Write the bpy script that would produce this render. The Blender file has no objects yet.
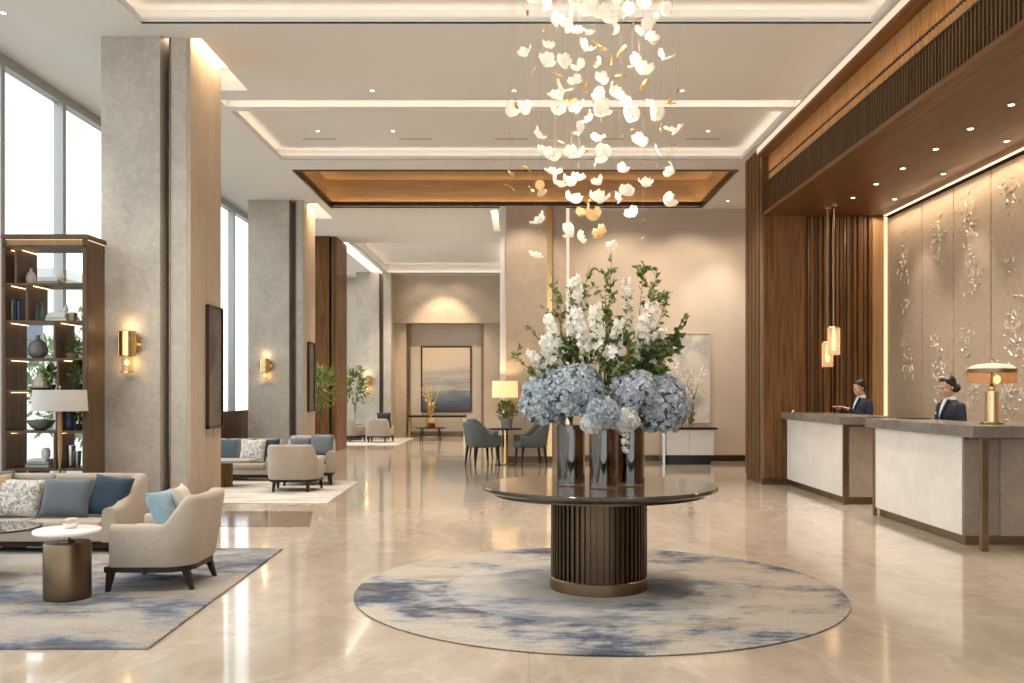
import bpy, bmesh, math, random
from mathutils import Vector, Matrix, Euler
C = bpy.context.scene.collection
SC = bpy.context.scene
PI = math.pi
R = math.radians
F = 930.0          # focal length in pixels of the 1024 x 683 frame
EYE = 1.5          # eye height in metres
CEIL = 5.55
random.seed(7)

def X(px, D): return (px - 520.0) / F * D
def Zp(py, D): return EYE + (393.0 - py) / F * D
def pt(px, py, D): return Vector((X(px, D), D, Zp(py, D)))

# ------------------------------------------------------------------ materials
def newmat(name):
    m = bpy.data.materials.new(name); m.use_nodes = True
    nt = m.node_tree; b = nt.nodes['Principled BSDF']
    return m, nt, b
def N(nt, t, **kw):
    n = nt.nodes.new(t)
    for k, v in kw.items(): setattr(n, k, v)
    return n
def ramp(nt, stops, fac, interp='LINEAR'):
    r = N(nt, 'ShaderNodeValToRGB'); e = r.color_ramp.elements; r.color_ramp.interpolation = interp
    while len(e) < len(stops): e.new(0.5)
    for i, (p, c) in enumerate(stops):
        e[i].position = p; e[i].color = (c[0], c[1], c[2], 1)
    nt.links.new(fac, r.inputs[0]); return r.outputs[0]
def coords(nt, scale=(1, 1, 1), kind='Object', rot=(0, 0, 0), loc=(0, 0, 0)):
    t = N(nt, 'ShaderNodeTexCoord'); m = N(nt, 'ShaderNodeMapping')
    m.inputs['Scale'].default_value = scale; m.inputs['Rotation'].default_value = rot; m.inputs['Location'].default_value = loc
    nt.links.new(t.outputs[kind], m.inputs[0]); return m.outputs[0]
def noise(nt, vec, scale, detail=4, rough=.55, dist=0.0):
    n = N(nt, 'ShaderNodeTexNoise'); n.inputs['Scale'].default_value = scale; n.inputs['Detail'].default_value = detail
    n.inputs['Roughness'].default_value = rough; n.inputs['Distortion'].default_value = dist
    nt.links.new(vec, n.inputs['Vector']); return n.outputs['Fac']
def mixc(nt, fac, a, b, mode='MIX'):
    m = N(nt, 'ShaderNodeMix', data_type='RGBA', blend_type=mode)
    for sock, v in ((m.inputs[0], fac), (m.inputs[6], a), (m.inputs[7], b)):
        if hasattr(v, 'links') or hasattr(v, 'is_output'): nt.links.new(v, sock)
        elif isinstance(v, (int, float)): sock.default_value = v
        else: sock.default_value = (v[0], v[1], v[2], 1)
    return m.outputs[2]
def bump(nt, b, h, strength=.1, dist=.01):
    n = N(nt, 'ShaderNodeBump'); n.inputs['Strength'].default_value = strength; n.inputs['Distance'].default_value = dist
    nt.links.new(h, n.inputs['Height']); nt.links.new(n.outputs[0], b.inputs['Normal'])
M = {}
def plain(key, col, rough=.5, metal=0.0, spec=.5, var=0.0, vs=6.0, emit=None, es=0.0, bmp=0.0, bs=60.0):
    m, nt, b = newmat(key)
    b.inputs['Base Color'].default_value = (*col, 1); b.inputs['Roughness'].default_value = rough
    b.inputs['Metallic'].default_value = metal; b.inputs['Specular IOR Level'].default_value = spec
    if var:
        v = coords(nt); f = noise(nt, v, vs, 5)
        nt.links.new(ramp(nt, [(.3, [c * (1 - var) for c in col]), (.7, [min(1, c * (1 + var)) for c in col])], f), b.inputs['Base Color'])
    if bmp:
        v = coords(nt); bump(nt, b, noise(nt, v, bs, 2), bmp, .004)
    if emit:
        b.inputs['Emission Color'].default_value = (*emit, 1); b.inputs['Emission Strength'].default_value = es
    M[key] = m; return m
def emitm(key, col, s):
    m = bpy.data.materials.new(key); m.use_nodes = True; nt = m.node_tree; nt.nodes.clear()
    e = N(nt, 'ShaderNodeEmission'); e.inputs[0].default_value = (*col, 1); e.inputs[1].default_value = s
    o = N(nt, 'ShaderNodeOutputMaterial'); nt.links.new(e.outputs[0], o.inputs[0]); M[key] = m; return m
def stone(key, dark, mid, light, rough=.4, scale=1.0, vein=.35, tiles=None, bmp=.05, stretch=(1, 1, 1), coat=0.0):
    m, nt, b = newmat(key)
    v = coords(nt, (scale * stretch[0], scale * stretch[1], scale * stretch[2]))
    f1 = noise(nt, v, 1.1, 8, .62, .6)
    c = ramp(nt, [(.28, dark), (.5, mid), (.72, light)], f1)
    f2 = noise(nt, v, 9.0, 6, .7, .3)
    c = mixc(nt, .35, c, ramp(nt, [(.3, dark), (.7, light)], f2))
    w = noise(nt, v, 1.7, 6, .6, 1.5)
    ve = ramp(nt, [(.47, (0, 0, 0)), (.5, (1, 1, 1)), (.53, (0, 0, 0))], w)
    vm = N(nt, 'ShaderNodeMath', operation='MULTIPLY'); nt.links.new(ve, vm.inputs[0]); vm.inputs[1].default_value = vein
    c = mixc(nt, vm.outputs[0], c, [min(1, x * 1.25) for x in light])
    if tiles:
        bt = N(nt, 'ShaderNodeTexBrick'); bt.offset = 0; bt.inputs['Scale'].default_value = 1
        bt.inputs['Brick Width'].default_value = tiles[0]; bt.inputs['Row Height'].default_value = tiles[1]
        bt.inputs['Mortar Size'].default_value = .004
        bt.inputs['Color1'].default_value = (1, 1, 1, 1); bt.inputs['Color2'].default_value = (.95, .94, .93, 1); bt.inputs['Mortar'].default_value = (.84, .82, .8, 1)
        nt.links.new(coords(nt, (1, 1, 1)), bt.inputs['Vector'])
        c = mixc(nt, 1.0, c, bt.outputs['Color'], 'MULTIPLY')
    nt.links.new(c, b.inputs['Base Color']); b.inputs['Roughness'].default_value = rough
    if coat: b.inputs['Coat Weight'].default_value = coat; b.inputs['Coat Roughness'].default_value = .03
    if bmp: bump(nt, b, f2, bmp, .01)
    M[key] = m; return m
def wood(key, dark, light, rough=.4, axis='z', scale=1.0, metal=0.0, bmp=.05):
    m, nt, b = newmat(key)
    s = {'z': (14, 14, .7), 'x': (.7, 14, 14), 'y': (14, .7, 14)}[axis]
    v = coords(nt, tuple(k * scale for k in s)); f = noise(nt, v, 1.6, 6, .6, .4)
    nt.links.new(ramp(nt, [(.3, dark), (.7, light)], f), b.inputs['Base Color'])
    b.inputs['Roughness'].default_value = rough; b.inputs['Metallic'].default_value = metal; b.inputs['Specular IOR Level'].default_value = .18
    if bmp: bump(nt, b, f, bmp, .004)
    M[key] = m; return m
def fabric(key, col, var=.25, fine=220, big=3.0, rough=.9):
    m, nt, b = newmat(key)
    v = coords(nt); f = noise(nt, v, fine, 2, .6); g = noise(nt, v, big, 4)
    c = ramp(nt, [(.35, [k * (1 - var) for k in col]), (.65, [min(1, k * (1 + var)) for k in col])], f)
    c = mixc(nt, .25, c, ramp(nt, [(.3, [k * .75 for k in col]), (.7, [min(1, k * 1.2) for k in col])], g))
    nt.links.new(c, b.inputs['Base Color']); b.inputs['Roughness'].default_value = rough; b.inputs['Specular IOR Level'].default_value = .2
    b.inputs['Sheen Weight'].default_value = .15
    bump(nt, b, f, .25, .003); M[key] = m; return m
def rugmat(key, stops, scale, stretch, seed, ring=None):
    m, nt, b = newmat(key)
    v = coords(nt, stretch, loc=(seed, seed * .7, 0))
    f0 = noise(nt, v, scale, 10, .66, .15)
    fs = noise(nt, coords(nt, (stretch[0] * 3, stretch[1] * 14, 1), loc=(seed, 1, 0)), 1.6, 6, .7)
    fa = N(nt, 'ShaderNodeMath', operation='MULTIPLY_ADD'); nt.links.new(fs, fa.inputs[0]); fa.inputs[1].default_value = .22; nt.links.new(f0, fa.inputs[2])
    fb_ = N(nt, 'ShaderNodeMath', operation='SUBTRACT'); nt.links.new(fa.outputs[0], fb_.inputs[0]); fb_.inputs[1].default_value = .11
    f = fb_.outputs[0]
    c = ramp(nt, stops, f)
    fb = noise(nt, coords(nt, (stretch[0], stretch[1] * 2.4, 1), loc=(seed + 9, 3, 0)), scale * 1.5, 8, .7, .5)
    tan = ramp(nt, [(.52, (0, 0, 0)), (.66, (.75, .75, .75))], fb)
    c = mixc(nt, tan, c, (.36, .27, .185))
    fine = noise(nt, coords(nt, (60, 14, 1)), 3, 2)
    c = mixc(nt, .35, c, ramp(nt, [(.35, (.12, .13, .16)), (.65, (.75, .72, .68))], fine), 'OVERLAY')
    if ring:
        t = N(nt, 'ShaderNodeTexCoord'); l = N(nt, 'ShaderNodeVectorMath', operation='LENGTH')
        nt.links.new(t.outputs['Object'], l.inputs[0])
        rr = ramp(nt, [(ring / 4 - .002, (.2, .2, .2)), (ring / 4, (0, 0, 0))], (lambda d: d.outputs[0])(_div(nt, l.outputs['Value'], 4)))
        c = mixc(nt, rr, c, (.62, .62, .62))
    nt.links.new(c, b.inputs['Base Color']); b.inputs['Roughness'].default_value = .95; b.inputs['Specular IOR Level'].default_value = .1
    bump(nt, b, noise(nt, coords(nt), 260, 2), .5, .004)
    M[key] = m; return m
def _div(nt, sock, d):
    n = N(nt, 'ShaderNodeMath', operation='DIVIDE'); nt.links.new(sock, n.inputs[0]); n.inputs[1].default_value = d; return n
def glassy(key, tint, rough=0.0, refl=1.0, base=.04):
    m = bpy.data.materials.new(key); m.use_nodes = True; nt = m.node_tree; nt.nodes.clear()
    tr = N(nt, 'ShaderNodeBsdfTransparent'); tr.inputs[0].default_value = (*tint, 1)
    gl = N(nt, 'ShaderNodeBsdfGlossy'); gl.inputs['Roughness'].default_value = rough; gl.inputs[0].default_value = (refl, refl, refl, 1)
    fw = N(nt, 'ShaderNodeLayerWeight'); fw.inputs[0].default_value = .5
    pw = N(nt, 'ShaderNodeMath', operation='POWER'); nt.links.new(fw.outputs['Facing'], pw.inputs[0]); pw.inputs[1].default_value = 5
    lw = N(nt, 'ShaderNodeMath', operation='MULTIPLY_ADD'); nt.links.new(pw.outputs[0], lw.inputs[0]); lw.inputs[1].default_value = .9; lw.inputs[2].default_value = base
    mx = N(nt, 'ShaderNodeMixShader'); o = N(nt, 'ShaderNodeOutputMaterial')
    nt.links.new(lw.outputs[0], mx.inputs[0]); nt.links.new(tr.outputs[0], mx.inputs[1]); nt.links.new(gl.outputs[0], mx.inputs[2]); nt.links.new(mx.outputs[0], o.inputs[0])
    M[key] = m; return m
def petalmat(key, c0, c1, trans=.35, rough=.5, emit=0.0, ec=(1, .9, .75)):
    m, nt, b = newmat(key)
    g = N(nt, 'ShaderNodeNewGeometry')
    f = noise(nt, coords(nt), 5.0, 3)
    mx = N(nt, 'ShaderNodeMath', operation='MULTIPLY_ADD'); nt.links.new(g.outputs['Random Per Island'], mx.inputs[0]); mx.inputs[1].default_value = .55
    hf = N(nt, 'ShaderNodeMath', operation='MULTIPLY'); nt.links.new(f, hf.inputs[0]); hf.inputs[1].default_value = .45
    nt.links.new(hf.outputs[0], mx.inputs[2])
    c = ramp(nt, [(.2, c0), (.75, c1)], mx.outputs[0])
    nt.links.new(c, b.inputs['Base Color']); b.inputs['Roughness'].default_value = rough
    if trans:
        tr = N(nt, 'ShaderNodeBsdfTranslucent'); nt.links.new(c, tr.inputs[0])
        ms = N(nt, 'ShaderNodeMixShader'); ms.inputs[0].default_value = trans
        o = nt.nodes['Material Output']; nt.links.new(b.outputs[0], ms.inputs[1]); nt.links.new(tr.outputs[0], ms.inputs[2]); nt.links.new(ms.outputs[0], o.inputs[0])
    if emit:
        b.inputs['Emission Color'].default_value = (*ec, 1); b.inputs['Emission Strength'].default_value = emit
    M[key] = m; return m

WARM = (1.0, .66, .36)
stone('floor', (.36, .285, .21), (.51, .425, .335), (.64, .56, .475), rough=.10, scale=.55, vein=.22, tiles=(2.4, 2.4), bmp=0, stretch=(1, .55, 1), coat=.2)
stone('dark_band', (.10, .065, .04), (.16, .105, .07), (.25, .17, .11), rough=.1, scale=2, vein=.4, bmp=0)
stone('column_stone', (.34, .295, .25), (.49, .435, .375), (.60, .545, .48), rough=.5, scale=1.3, vein=.22, bmp=.1)
stone('warm_stone', (.38, .30, .22), (.47, .38, .29), (.55, .46, .36), rough=.5, scale=.8, vein=.12, bmp=.06)
stone('white_marble', (.69, .65, .59), (.80, .77, .72), (.87, .85, .81), rough=.3, scale=1.2, vein=.15, bmp=0)
stone('taupe_stone', (.22, .175, .135), (.31, .25, .195), (.39, .325, .26), rough=.4, scale=2.0, vein=.15, bmp=.03)
stone('grey_top', (.10, .085, .07), (.165, .145, .125), (.24, .215, .19), rough=.25, scale=3.0, vein=.15, bmp=.02)
stone('table_stone', (.035, .025, .019), (.06, .044, .035), (.11, .085, .07), rough=.08, scale=3.0, vein=.3, bmp=0)
M['table_stone'].node_tree.nodes['Principled BSDF'].inputs['Specular IOR Level'].default_value = .32
plain('ceiling_paint', (.76, .735, .70), .8, spec=.2)
plain('wall_plaster', (.58, .49, .40), .75, spec=.2, var=.06, vs=1.2)
plain('white_paint', (.75, .73, .70), .6, spec=.3)
wood('walnut', (.075, .033, .010), (.215, .102, .036), .42, 'z')
wood('walnut_y', (.10, .045, .016), (.20, .096, .037), .38, 'y')
wood('walnut_x', (.085, .042, .018), (.20, .105, .048), .38, 'x')
wood('gold_wood', (.30, .17, .075), (.42, .25, .115), .4, 'z')
wood('tray_wood', (.38, .26, .15), (.50, .36, .22), .45, 'x')
emitm('led_tray', (1.0, .64, .32), 11.0)
wood('fascia_wood', (.17, .09, .04), (.28, .155, .072), .4, 'y')
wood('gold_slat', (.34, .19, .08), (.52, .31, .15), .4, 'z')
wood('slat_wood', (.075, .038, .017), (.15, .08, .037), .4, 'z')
wood('dark_wood', (.016, .010, .007), (.035, .022, .015), .35, 'z')
wood('shelf_wood', (.085, .050, .029), (.15, .092, .054), .45, 'z')
wood('lamp_wood', (.36, .20, .09), (.52, .32, .16), .45, 'z')
plain('bronze', (.24, .165, .10), .32, .95, var=.12, vs=4)
plain('drum_bronze', (.17, .115, .07), .34, .95, var=.15, vs=4)
plain('dark_bronze', (.085, .055, .033), .34, .9, var=.15, vs=4)
plain('brass', (.72, .50, .24), .22, 1.0)
plain('pale_brass', (.74, .60, .38), .28, 1.0)
plain('gold_leaf', (.72, .46, .15), .3, .9)
plain('grey_metal', (.36, .36, .35), .4, .4)
plain('reveal', (.20, .17, .135), .4, .6, var=.1)
plain('black', (.012, .012, .013), .35)
plain('steel', (.6, .6, .6), .25, 1.0)
fabric('beige_fabric', (.395, .33, .268), .24)
fabric('cream_fabric', (.56, .48, .40), .2)
fabric('teal_fabric', (.125, .14, .145), .2)
fabric('slate_fabric', (.12, .137, .155), .3, 150)
fabric('navy_fabric', (.028, .046, .068), .28)
fabric('sky_fabric', (.22, .32, .37), .25, 120, 12)
fabric('taupe_fabric', (.17, .12, .09), .2)
fabric('tan_fabric', (.44, .29, .18), .2)
fabric('teal_cushion', (.07, .105, .12), .25)
def speckled():
    m, nt, b = newmat('speckled_fabric')
    f = noise(nt, coords(nt), 26, 6, .75, 1.2)
    nt.links.new(ramp(nt, [(.36, (.10, .11, .13)), (.46, (.42, .38, .34)), (.55, (.70, .66, .60)), (.7, (.76, .73, .68))], f), b.inputs['Base Color'])
    b.inputs['Roughness'].default_value = .9; bump(nt, b, f, .2, .004); M['speckled_fabric'] = m
speckled()
BL = (.085, .10, .155); CRM = (.60, .53, .46); GRY = (.36, .37, .40)
rugmat('round_rug', [(.33, (.05, .058, .08)), (.415, (.095, .105, .138)), (.445, (.18, .19, .22)), (.475, (.31, .30, .295)), (.52, (.45, .395, .335)), (.68, (.49, .43, .365))], 1.05, (.75, 1.0, 1), 2.3, ring=1.15)
rugmat('lounge_rug', [(.33, (.075, .085, .11)), (.43, (.125, .138, .17)), (.48, (.23, .24, .262)), (.54, (.36, .328, .295)), (.7, (.42, .38, .34))], 1.1, (.85, 1.15, 1), 11.7)
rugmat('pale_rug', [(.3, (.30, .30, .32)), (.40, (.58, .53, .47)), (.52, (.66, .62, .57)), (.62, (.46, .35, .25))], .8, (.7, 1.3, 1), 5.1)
glassy('window_glass', (.96, .98, .98))
glassy('smoke_glass', (.56, .47, .375), 0.02, 1.0, .07)
glassy('dark_glass', (.20, .21, .21), 0.01, 1.0, .1)
glassy('clear_glass', (.95, .9, .82))
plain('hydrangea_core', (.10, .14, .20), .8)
petalmat('hydrangea_blue', (.22, .30, .375), (.66, .69, .68), .3, .7)
petalmat('hydrangea_grey', (.27, .34, .44), (.68, .67, .66), .3, .7)
petalmat('hydrangea_cream', (.50, .53, .57), (.86, .82, .74), .3, .7)
petalmat('white_petal', (.88, .84, .76), (.97, .95, .91), .35, .6)
petalmat('leaf', (.06, .10, .02), (.26, .31, .085), .3, .45)
petalmat('leaf_dark', (.03, .06, .015), (.12, .165, .045), .25, .45)
petalmat('leaf_out', (.05, .13, .03), (.20, .34, .10), .35, .6)
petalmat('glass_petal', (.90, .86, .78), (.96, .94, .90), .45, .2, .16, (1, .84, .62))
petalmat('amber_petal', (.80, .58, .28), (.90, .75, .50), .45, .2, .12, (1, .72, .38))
plain('stem', (.09, .13, .04), .6)
plain('branch', (.16, .10, .06), .7)
plain('ceramic_grey', (.19, .19, .18), .45, var=.2, vs=20)
plain('ceramic_white', (.72, .69, .64), .35)
plain('ceramic_dark', (.04, .045, .055), .4, var=.3, vs=18)
plain('ceramic_blue', (.05, .08, .14), .35)
plain('shell', (.72, .60, .45), .6, var=.2, vs=14)
plain('book_white', (.74, .72, .68), .6)
plain('book_grey', (.36, .38, .36), .6)
plain('book_blue', (.05, .08, .13), .6)
plain('book_tan', (.42, .29, .18), .6)
plain('paper', (.80, .77, .70), .8)
plain('green_glass', (.10, .17, .13), .15)
plain('soil', (.03, .02, .014), .9)
plain('skin', (.58, .35, .245), .5, spec=.35)
plain('lips', (.45, .16, .13), .45)
plain('hair', (.012, .009, .008), .38)
plain('eye_white', (.75, .72, .69), .3)
plain('suit', (.009, .013, .026), .75, var=.15, vs=30, bmp=.15, bs=300)
plain('shirt', (.72, .75, .78), .7)
plain('badge', (.80, .80, .78), .35)
plain('asphalt', (.50, .50, .48), .9, var=.1)
plain('canvas_edge', (.60, .54, .46), .7)
emitm('led_warm', (1.0, .62, .30), 9.0)
emitm('led_soft', (1.0, .84, .68), 3.4)
emitm('led_low', (1.0, .85, .68), 2.0)
emitm('led_shelf', (1.0, .62, .32), 2.8)
emitm('led_gold', (1.0, .62, .30), 6.0)
emitm('lamp_disc', (1.0, .82, .6), 6.0)
emitm('bulb', (1.0, .70, .40), 2.4)
emitm('led_faint', (1.0, .80, .58), .65)
wood('deep_walnut', (.065, .030, .012), (.14, .068, .028), .42, 'z')
emitm('led_edge', (1.0, .70, .40), .9)
emitm('led_grazer', (1.0, .74, .46), 1.6)
plain('nylon', (.36, .31, .26), .5)
def shademat(key, col, es):
    m, nt, b = newmat(key); b.inputs['Base Color'].default_value = (*col, 1); b.inputs['Roughness'].default_value = .9
    b.inputs['Emission Color'].default_value = (1, .70, .40, 1); b.inputs['Emission Strength'].default_value = es
    tr = N(nt, 'ShaderNodeBsdfTranslucent'); tr.inputs[0].default_value = (*col, 1)
    ms = N(nt, 'ShaderNodeMixShader'); ms.inputs[0].default_value = .4; o = nt.nodes['Material Output']
    nt.links.new(b.outputs[0], ms.inputs[1]); nt.links.new(tr.outputs[0], ms.inputs[2]); nt.links.new(ms.outputs[0], o.inputs[0]); M[key] = m
shademat('shade_off', (.78, .74, .70), .0)
shademat('shade_lit', (.85, .76, .60), .3)
shademat('shade_dome', (.80, .72, .60), .05)
def ribglass():
    m, nt, b = newmat('ribbed_glass')
    b.inputs['Base Color'].default_value = (.85, .68, .48, 1); b.inputs['Roughness'].default_value = .25
    b.inputs['Emission Color'].default_value = (1, .62, .3, 1); b.inputs['Emission Strength'].default_value = .12
    tr = N(nt, 'ShaderNodeBsdfTransparent'); tr.inputs[0].default_value = (.95, .8, .6, 1)
    ms = N(nt, 'ShaderNodeMixShader'); ms.inputs[0].default_value = .45; o = nt.nodes['Material Output']
    nt.links.new(b.outputs[0], ms.inputs[1]); nt.links.new(tr.outputs[0], ms.inputs[2]); nt.links.new(ms.outputs[0], o.inputs[0]); M['ribbed_glass'] = m
ribglass()
def smoked_shade():
    m, nt, b = newmat('smoked_shade')
    b.inputs['Base Color'].default_value = (.66, .52, .38, 1); b.inputs['Roughness'].default_value = .3
    tr = N(nt, 'ShaderNodeBsdfTransparent'); tr.inputs[0].default_value = (.93, .78, .62, 1)
    ms = N(nt, 'ShaderNodeMixShader'); ms.inputs[0].default_value = .8; o = nt.nodes['Material Output']
    nt.links.new(b.outputs[0], ms.inputs[1]); nt.links.new(tr.outputs[0], ms.inputs[2]); nt.links.new(ms.outputs[0], o.inputs[0]); M['smoked_shade'] = m
smoked_shade()
def seascape():
    m, nt, b = newmat('seascape')
    t = N(nt, 'ShaderNodeTexCoord'); s = N(nt, 'ShaderNodeSeparateXYZ'); nt.links.new(t.outputs['Generated'], s.inputs[0])
    f = noise(nt, coords(nt, (.55, 1, 6)), 1.7, 7, .6)
    a = N(nt, 'ShaderNodeMath', operation='MULTIPLY_ADD'); nt.links.new(f, a.inputs[0]); a.inputs[1].default_value = .36; nt.links.new(s.outputs['Z'], a.inputs[2])
    k = N(nt, 'ShaderNodeMath', operation='SUBTRACT'); nt.links.new(a.outputs[0], k.inputs[0]); k.inputs[1].default_value = .18
    nt.links.new(ramp(nt, [(.0, (.05, .065, .085)), (.14, (.09, .115, .14)), (.27, (.20, .22, .235)), (.36, (.46, .41, .35)), (.44, (.27, .27, .27)), (.52, (.48, .42, .36)), (.60, (.38, .345, .31)), (.68, (.60, .50, .40)), (1, (.66, .53, .40))], k.outputs[0]), b.inputs['Base Color'])
    b.inputs['Roughness'].default_value = .7; M['seascape'] = m
seascape()
def mistart(key, base, c2, c3, s):
    m, nt, b = newmat(key)
    f = noise(nt, coords(nt, (1, 1, .9), loc=(s, s, s)), 1.7, 7, .62, .5); g = noise(nt, coords(nt, (1, 1, 1), loc=(s + 4, 0, 1)), 2.6, 8, .7, 1.0)
    c = ramp(nt, [(.42, base), (.62, c2)], f); c = mixc(nt, ramp(nt, [(.56, (0, 0, 0)), (.66, (.7, .7, .7))], g), c, c3)
    nt.links.new(c, b.inputs['Base Color']); b.inputs['Roughness'].default_value = .75; M[key] = m
mistart('mist_art', (.70, .64, .56), (.40, .395, .395), (.80, .77, .73), 3.0)
mistart('smoke_art', (.07, .07, .075), (.17, .14, .115), (.045, .055, .07), 8.0)
def textile():
    m, nt, b = newmat('textile_wall')
    v = coords(nt, (1, 1, 1)); w = N(nt, 'ShaderNodeTexWave', wave_type='BANDS', bands_direction='Y'); w.inputs['Scale'].default_value = 26; w.inputs['Distortion'].default_value = 1.5; w.inputs['Detail'].default_value = 2
    nt.links.new(v, w.inputs['Vector'])
    f = noise(nt, coords(nt, (1, 40, 3)), 2.5, 4); g = noise(nt, coords(nt, (1, 3, 60)), 2.5, 4)
    k = mixc(nt, .5, f, g)
    c = ramp(nt, [(.34, (.30, .22, .15)), (.66, (.51, .395, .285))], k)
    nt.links.new(c, b.inputs['Base Color']); b.inputs['Roughness'].default_value = .6; bump(nt, b, k, .5, .01); M['textile_wall'] = m
textile()
plain('relief', (.55, .465, .365), .3, .1, var=.15, vs=10)

# ------------------------------------------------------------------ mesh builder
ORG = {}
class MB:
    def __init__(s): s.v = []; s.f = []
    def add(s, vs, fs):
        n = len(s.v); s.v += [Vector(p) for p in vs]; s.f += [tuple(i + n for i in f) for f in fs]; return s
    def box(s, c, d, rot=None):
        x, y, z = (k / 2 for k in d)
        vs = [Vector((a * x, b * y, e * z)) for e in (-1, 1) for b in (-1, 1) for a in (-1, 1)]
        if rot is not None: vs = [rot @ p for p in vs]
        c = Vector(c)
        return s.add([p + c for p in vs], [(0, 2, 3, 1), (4, 5, 7, 6), (0, 1, 5, 4), (2, 6, 7, 3), (0, 4, 6, 2), (1, 3, 7, 5)])
    def bb(s, x0, x1, y0, y1, z0, z1): return s.box(((x0 + x1) / 2, (y0 + y1) / 2, (z0 + z1) / 2), (x1 - x0, y1 - y0, z1 - z0))
    def lathe(s, prof, n=32, c=(0, 0, 0), sx=1, sy=1, rot=None):
        vs = []; fs = []; c = Vector(c)
        for r, z in prof:
            for i in range(n):
                a = 2 * PI * i / n; p = Vector((r * math.cos(a) * sx, r * math.sin(a) * sy, z))
                if rot is not None: p = rot @ p
                vs.append(p + c)
        for j in range(len(prof) - 1):
            for i in range(n): fs.append((j * n + i, j * n + (i + 1) % n, (j + 1) * n + (i + 1) % n, (j + 1) * n + i))
        if prof[0][0] > 1e-5: fs.append(tuple(range(n - 1, -1, -1)))
        if prof[-1][0] > 1e-5: fs.append(tuple((len(prof) - 1) * n + i for i in range(n)))
        return s.add(vs, fs)
    def cyl(s, c, r, z0, z1, n=32): return s.lathe([(r, z0), (r, z1)], n, c)
    def tube(s, pts, rad, n=8, caps=True):
        pts = [Vector(p) for p in pts]
        if not hasattr(rad, '__len__'): rad = [rad] * len(pts)
        vs = []; fs = []; up = None
        for k, p in enumerate(pts):
            t = (pts[min(k + 1, len(pts) - 1)] - pts[max(k - 1, 0)]).normalized()
            if up is None:
                up = Vector((0, 0, 1)) if abs(t.z) < .9 else Vector((1, 0, 0))
            u = (up - t * up.dot(t)).normalized(); w = t.cross(u); up = u
            for i in range(n):
                a = 2 * PI * i / n; vs.append(p + (u * math.cos(a) + w * math.sin(a)) * rad[k])
        for k in range(len(pts) - 1):
            for i in range(n): fs.append((k * n + i, k * n + (i + 1) % n, (k + 1) * n + (i + 1) % n, (k + 1) * n + i))
        if caps:
            fs.append(tuple(range(n - 1, -1, -1))); fs.append(tuple((len(pts) - 1) * n + i for i in range(n)))
        return s.add(vs, fs)
    def ell(s, c, r, nu=16, nv=10, rot=None, fn=None):
        c = Vector(c); vs = [Vector((0, 0, -1))]; fs = []
        for j in range(1, nv):
            t = -PI / 2 + PI * j / nv
            for i in range(nu):
                a = 2 * PI * i / nu; vs.append(Vector((math.cos(t) * math.cos(a), math.cos(t) * math.sin(a), math.sin(t))))
        vs.append(Vector((0, 0, 1)))
        for i in range(nu): fs.append((0, 1 + (i + 1) % nu, 1 + i))
        for j in range(nv - 2):
            for i in range(nu): fs.append((1 + j * nu + i, 1 + j * nu + (i + 1) % nu, 1 + (j + 1) * nu + (i + 1) % nu, 1 + (j + 1) * nu + i))
        l = len(vs) - 1; b = 1 + (nv - 2) * nu
        for i in range(nu): fs.append((l, b + i, b + (i + 1) % nu))
        out = []
        for p in vs:
            if fn: p = fn(p)
            q = Vector((p.x * r[0], p.y * r[1], p.z * r[2]))
            if rot is not None: q = rot @ q
            out.append(q + c)
        return s.add(out, fs)
    def grid(s, rows, close=False):
        n = len(rows[0]); vs = [p for r in rows for p in r]; fs = []
        for j in range(len(rows) - 1):
            for i in range(n if close else n - 1):
                k = (i + 1) % n
                fs.append((j * n + i, j * n + k, (j + 1) * n + k, (j + 1) * n + i))
        return s.add(vs, fs)
    def prism(s, poly, a0, a1, axis='z'):
        def q(u, v, w): return {'z': (u, v, w), 'y': (u, w, v), 'x': (w, u, v)}[axis]
        n = len(poly); vs = [q(u, v, a0) for u, v in poly] + [q(u, v, a1) for u, v in poly]
        fs = [tuple(range(n - 1, -1, -1)), tuple(range(n, 2 * n))] + [(i, (i + 1) % n, n + (i + 1) % n, n + i) for i in range(n)]
        return s.add(vs, fs)
    def build(s, name, mat, parent=None, smooth=0, bevel=0, seg=2, solid=0, sub=0, remesh=0, sm=0, fixn=True):
        if parent is not None:
            org = ORG[parent.name]
        else:
            lo = Vector([min(p[i] for p in s.v) for i in range(3)]); hi = Vector([max(p[i] for p in s.v) for i in range(3)])
            org = Vector(((lo.x + hi.x) / 2, (lo.y + hi.y) / 2, lo.z))
        me = bpy.data.meshes.new(name); me.from_pydata([p - org for p in s.v], [], s.f)
        if fixn and len(s.v) < 60000:
            bm = bmesh.new(); bm.from_mesh(me); bmesh.ops.recalc_face_normals(bm, faces=bm.faces); bm.to_mesh(me); bm.free()
        if smooth:
            me.shade_smooth()
            if smooth < 180: me.set_sharp_from_angle(angle=R(smooth))
        me.materials.append(M[mat] if isinstance(mat, str) else mat)
        o = bpy.data.objects.new(name, me); C.objects.link(o)
        if parent is not None:
            o.parent = parent
        else: o.location = org
        ORG[o.name] = org.copy()
        if remesh:
            md = o.modifiers.new('r', 'REMESH'); md.mode = 'VOXEL'; md.voxel_size = remesh; md.use_smooth_shade = True
        if sm:
            md = o.modifiers.new('s', 'SMOOTH'); md.iterations = sm; md.factor = .5
        if bevel:
            md = o.modifiers.new('b', 'BEVEL'); md.width = bevel; md.segments = seg; md.limit_method = 'ANGLE'; md.angle_limit = R(40)
        if sub:
            md = o.modifiers.new('u', 'SUBSURF'); md.levels = sub; md.render_levels = sub
        if solid:
            md = o.modifiers.new('t', 'SOLIDIFY'); md.thickness = solid; md.offset = 0
        return o
def tag(o, label, cat, group=None, kind=None):
    o['label'] = label; o['category'] = cat
    if group: o['group'] = group
    if kind: o['kind'] = kind
    return o
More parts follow.
